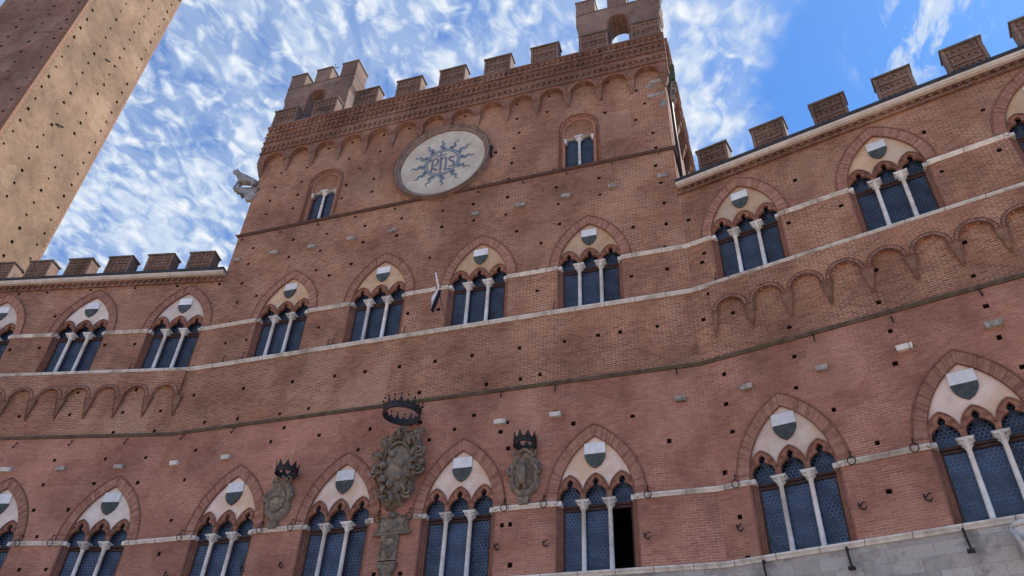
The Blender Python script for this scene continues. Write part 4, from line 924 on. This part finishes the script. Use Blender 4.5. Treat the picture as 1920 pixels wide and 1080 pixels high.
# ------------------------------------------------------------ tablet, relief and bracket below the big arms
tb = empty('scroll_tablet', (-.10, 0, 14.1)); tag(tb, 'grey-brown stone scroll tablet with a shell on top, hung below the largest coat of arms', 'tablet')
m = MB(); out_ = [(-.80, -.40), (.84, -.36), (.72, -.20), (.66, .0), (.72, .22), (.58, .34), (-.55, .32), (-.60, .05), (-.68, -.22)]
m.plate(out_, [], -.14, 0); m.plate([(x*.82, z*.72) for x, z in out_], [], -.17, -.12); m.tube([(-.80, -.12, -.38), (.82, -.12, -.35)], .05, 7); m.tube([(-.55, -.12, .32), (.6, -.12, .34)], .04, 7); m.build('tablet_slab', 'carved', tb)
m = MB()
for i in range(9):
    a = math.pi*(i+.5)/9; m.tube([(0, -.12, .30), (.12*math.cos(a), -.24, .30+.16*math.sin(a)), (.22*math.cos(a), -.18, .30+.26*math.sin(a))], [.03, .045, .035], 6)
m.build('shell', 'carved_light', tb)
rp = empty('relief_panel', (-.13, 0, 13.18)); tag(rp, 'small square stone panel with an oval crest in relief, below the scroll tablet', 'relief')
m = MB(); m.box(-.37, .37, -.10, 0, -.50, .50); m.box(-.37, .37, -.13, -.10, .44, .50); m.box(-.37, .37, -.13, -.10, -.50, -.44); m.box(-.37, -.32, -.13, -.10, -.44, .44); m.box(.32, .37, -.13, -.10, -.44, .44); m.build('panel_slab', 'carved', rp)
relief('oval_crest', lambda a: 1/math.sqrt((math.cos(a)/.26)**2+(math.sin(a)/.38)**2)*(1+.06*math.cos(6*a)), lambda t, a: .12+.07*(1-t*t)+.03*math.sin(t*14)+.02*math.sin(5*a), 'carved', rp, 16, 48)
bk = MB(); bk.frust(0, -.08, -.95, 0, .10, .1, .78, .20); bk.box(-.42, .42, -.2, 0, .002, .09)
bk.tube([(-.36, -.12, -.04), (-.22, -.16, -.3), (-.08, -.12, -.6)], .06, 7); bk.tube([(.36, -.12, -.04), (.22, -.16, -.3), (.08, -.12, -.6)], .06, 7)
o = bk.build('stone_bracket', 'carved'); o.location = (-.1, 0, 12.5); tag(o, 'tapering stone bracket hanging on the brick wall under the square relief panel', 'bracket')
# ------------------------------------------------------------ flag
fl = empty('flag_pole', wp('C', 1.30, -.1, 23.68)); tag(fl, 'furled black and white flag on a thin leaning pole beside an upper window', 'flag')
TIP = Vector((1.0-1.30, -1.3, 26.1-23.68))
m = MB(); m.tube([(0, 0, 0), tuple(TIP*.68)], .03, 8); m.tube([tuple(TIP*.67), tuple(TIP)], [.06, .03], 8, 1); sph(m, tuple(TIP*1.01), .045, 8); m.tube([(.05, 0, 0), (.05, .12, .1), (-.03, .05, .38)], .025, 6); m.tube([tuple(TIP*.72+Vector((-.14, 0, 0))), tuple(TIP*.72+Vector((.12, 0, 0)))], .03, 6, 2)
m.build('pole', ['pole', 'cloth_white', 'cloth_black'], fl)
for sx, mt, nm in ((-1, 'cloth_white', 'white_half'), (1, 'cloth_black', 'black_half')):
    m = MB(); vs = []; fs = []; nz, nx = 16, 8; top = TIP*.70
    for i in range(nz+1):
        t = i/nz; L0 = 1.30 if sx > 0 else 1.0
        for k in range(nx+1):
            u = k/nx; w = .05+.15*math.sin(math.pi*min(1, t*1.1+.08))**.8
            vs.append((top.x+sx*u*w-.22*t-.02, top.y+.06*math.sin(u*9+t*5)*(.3+t)+.05*u, top.z-L0*t-.04*u))
    for i in range(nz):
        for k in range(nx):
            a = i*(nx+1)+k; fs.append((a, a+1, a+nx+2, a+nx+1))
    m.add(vs, fs, 0, True); o = m.build(nm, mt, fl); md = o.modifiers.new('thickness', 'SOLIDIFY'); md.thickness = .02
# ------------------------------------------------------------ beasts at the top corners of the central block
def skin(name, joints, edges, mat, parent, sub=2):
    me = bpy.data.meshes.new(name); me.from_pydata([j[:3] for j in joints], edges, []); o = bpy.data.objects.new(name, me); C.objects.link(o)
    me.materials.append(MT[mat])
    sk = o.modifiers.new('skin', 'SKIN'); sk.use_smooth_shade = True
    for i, j in enumerate(joints):
        me.skin_vertices[0].data[i].radius = (j[3], j[4] if len(j) > 4 else j[3])
    me.skin_vertices[0].data[0].use_root = True
    ss = o.modifiers.new('sub', 'SUBSURF'); ss.levels = sub; ss.render_levels = sub
    o.parent = parent; return o
def wolf(loc, rz, mat, label, tilt=0, sc=1.0):
    r = empty('wolf_statue', loc, rz); tag(r, label, 'statue', 'wolf statues at the corners of the central block')
    J = [(-.45, 0, .80, .17), (-.10, 0, .82, .17), (.28, 0, .90, .20), (.52, 0, 1.08, .15), (.70, 0, 1.26, .12), (.84, 0, 1.34, .115), (1.02, 0, 1.32, .055),
         (.36, .13, .62, .075), (.38, .14, .34, .05), (.40, .14, .08, .045), (.48, .14, .05, .045),
         (.36, -.13, .62, .075), (.40, -.14, .34, .05), (.46, -.14, .08, .045), (.54, -.14, .05, .045),
         (-.46, .12, .56, .10), (-.38, .14, .38, .06), (-.50, .14, .22, .045), (-.46, .14, .05, .045),
         (-.46, -.12, .56, .10), (-.34, -.14, .38, .06), (-.46, -.14, .22, .045), (-.40, -.14, .05, .045),
         (-.62, 0, .72, .05), (-.70, 0, .5, .05), (-.68, 0, .3, .03), (.80, .07, 1.46, .03), (.79, .08, 1.55, .012), (.80, -.07, 1.46, .03), (.79, -.08, 1.55, .012)]
    J = [(x, y, (z*.8 if z < .6 else z-.12), *(1.3*q for q in rr)) for x, y, z, *rr in J]
    E = [(0,1),(1,2),(2,3),(3,4),(4,5),(5,6),(2,7),(7,8),(8,9),(9,10),(2,11),(11,12),(12,13),(13,14),(0,15),(15,16),(16,17),(17,18),(0,19),(19,20),(20,21),(21,22),(0,23),(23,24),(24,25),(5,26),(26,27),(5,28),(28,29)]
    b = skin('body', J, E, mat, r); b.rotation_euler = (0, tilt, 0)
    m = MB(); m.box(-.85, .48, -.17, .17, -.04, .03); m.frust(-.28, 0, -.34, -.04, .72, .26, 1.2, .34); m.frust(-.46, 0, -.80, -.34, .25, .2, .72, .26)
    m.tube([(.26, -.16, -.14), (.26, .16, -.14)], .07, 8); m.tube([(-.05, -.14, -.42), (-.05, .14, -.42)], .08, 8)
    m.build('stone_bracket', 'white_stone', r); r.scale = (sc, sc, sc); return r
wolf((XL-.72, -.22, 36.95), R_(-163), 'white_stone', 'pale stone wolf statue leaning out from the left corner of the central block', R_(-6), 1.22)
wolf((XR+.42, -.25, 37.5), R_(-78), 'bronze', 'dark green wolf statue on a pale bracket at the right corner of the central block', 0, .82)
# ------------------------------------------------------------ roof cross
m = MB(); m.tube([(0, 0, 0), (0, 0, 1.5)], .03, 6); m.tube([(-.34, 0, 1.08), (.34, 0, 1.08)], .027, 6)
for x, z in ((-.34, 1.08), (.34, 1.08), (0, 1.5)): sph(m, (x, 0, z), .045, 6)
o = m.build('roof_cross', 'iron'); o.location = (-11.05, 1.6, 49.93); tag(o, 'thin dark metal cross on top of the left bell turret', 'cross')
# ------------------------------------------------------------ carved bracket under the right sill
sb_ = empty('carved_bracket', wp('R', 8.86, 0, 10.9), -AR); tag(sb_, 'white carved stone bracket with moss under the lower marble sill at the right edge', 'bracket')
m = MB(); m.frust(0, -.28, -.55, .42, .34, .4, .62, .56); m.tube([(-.26, -.52, .36), (0, -.60, .44), (.26, -.52, .36)], .08, 8); m.tube([(-.28, -.5, .3), (-.16, -.6, -.1), (-.05, -.5, -.5)], .08, 8); m.tube([(.30, -.5, .3), (.34, -.62, -.05), (.2, -.5, -.5)], .09, 8); sph(m, (.05, -.58, -.05), .16, 10); m.box(-.12, .12, -.2, 0, .44, .62); m.build('carved_body', 'column', sb_)
m = MB(); sph(m, (.30, -.62, .0), .17, 10, 0, (1, .6, 1.2)); sph(m, (.22, -.66, -.22), .13, 10, 0, (1.2, .5, 1)); m.build('moss_patch', 'moss', sb_)
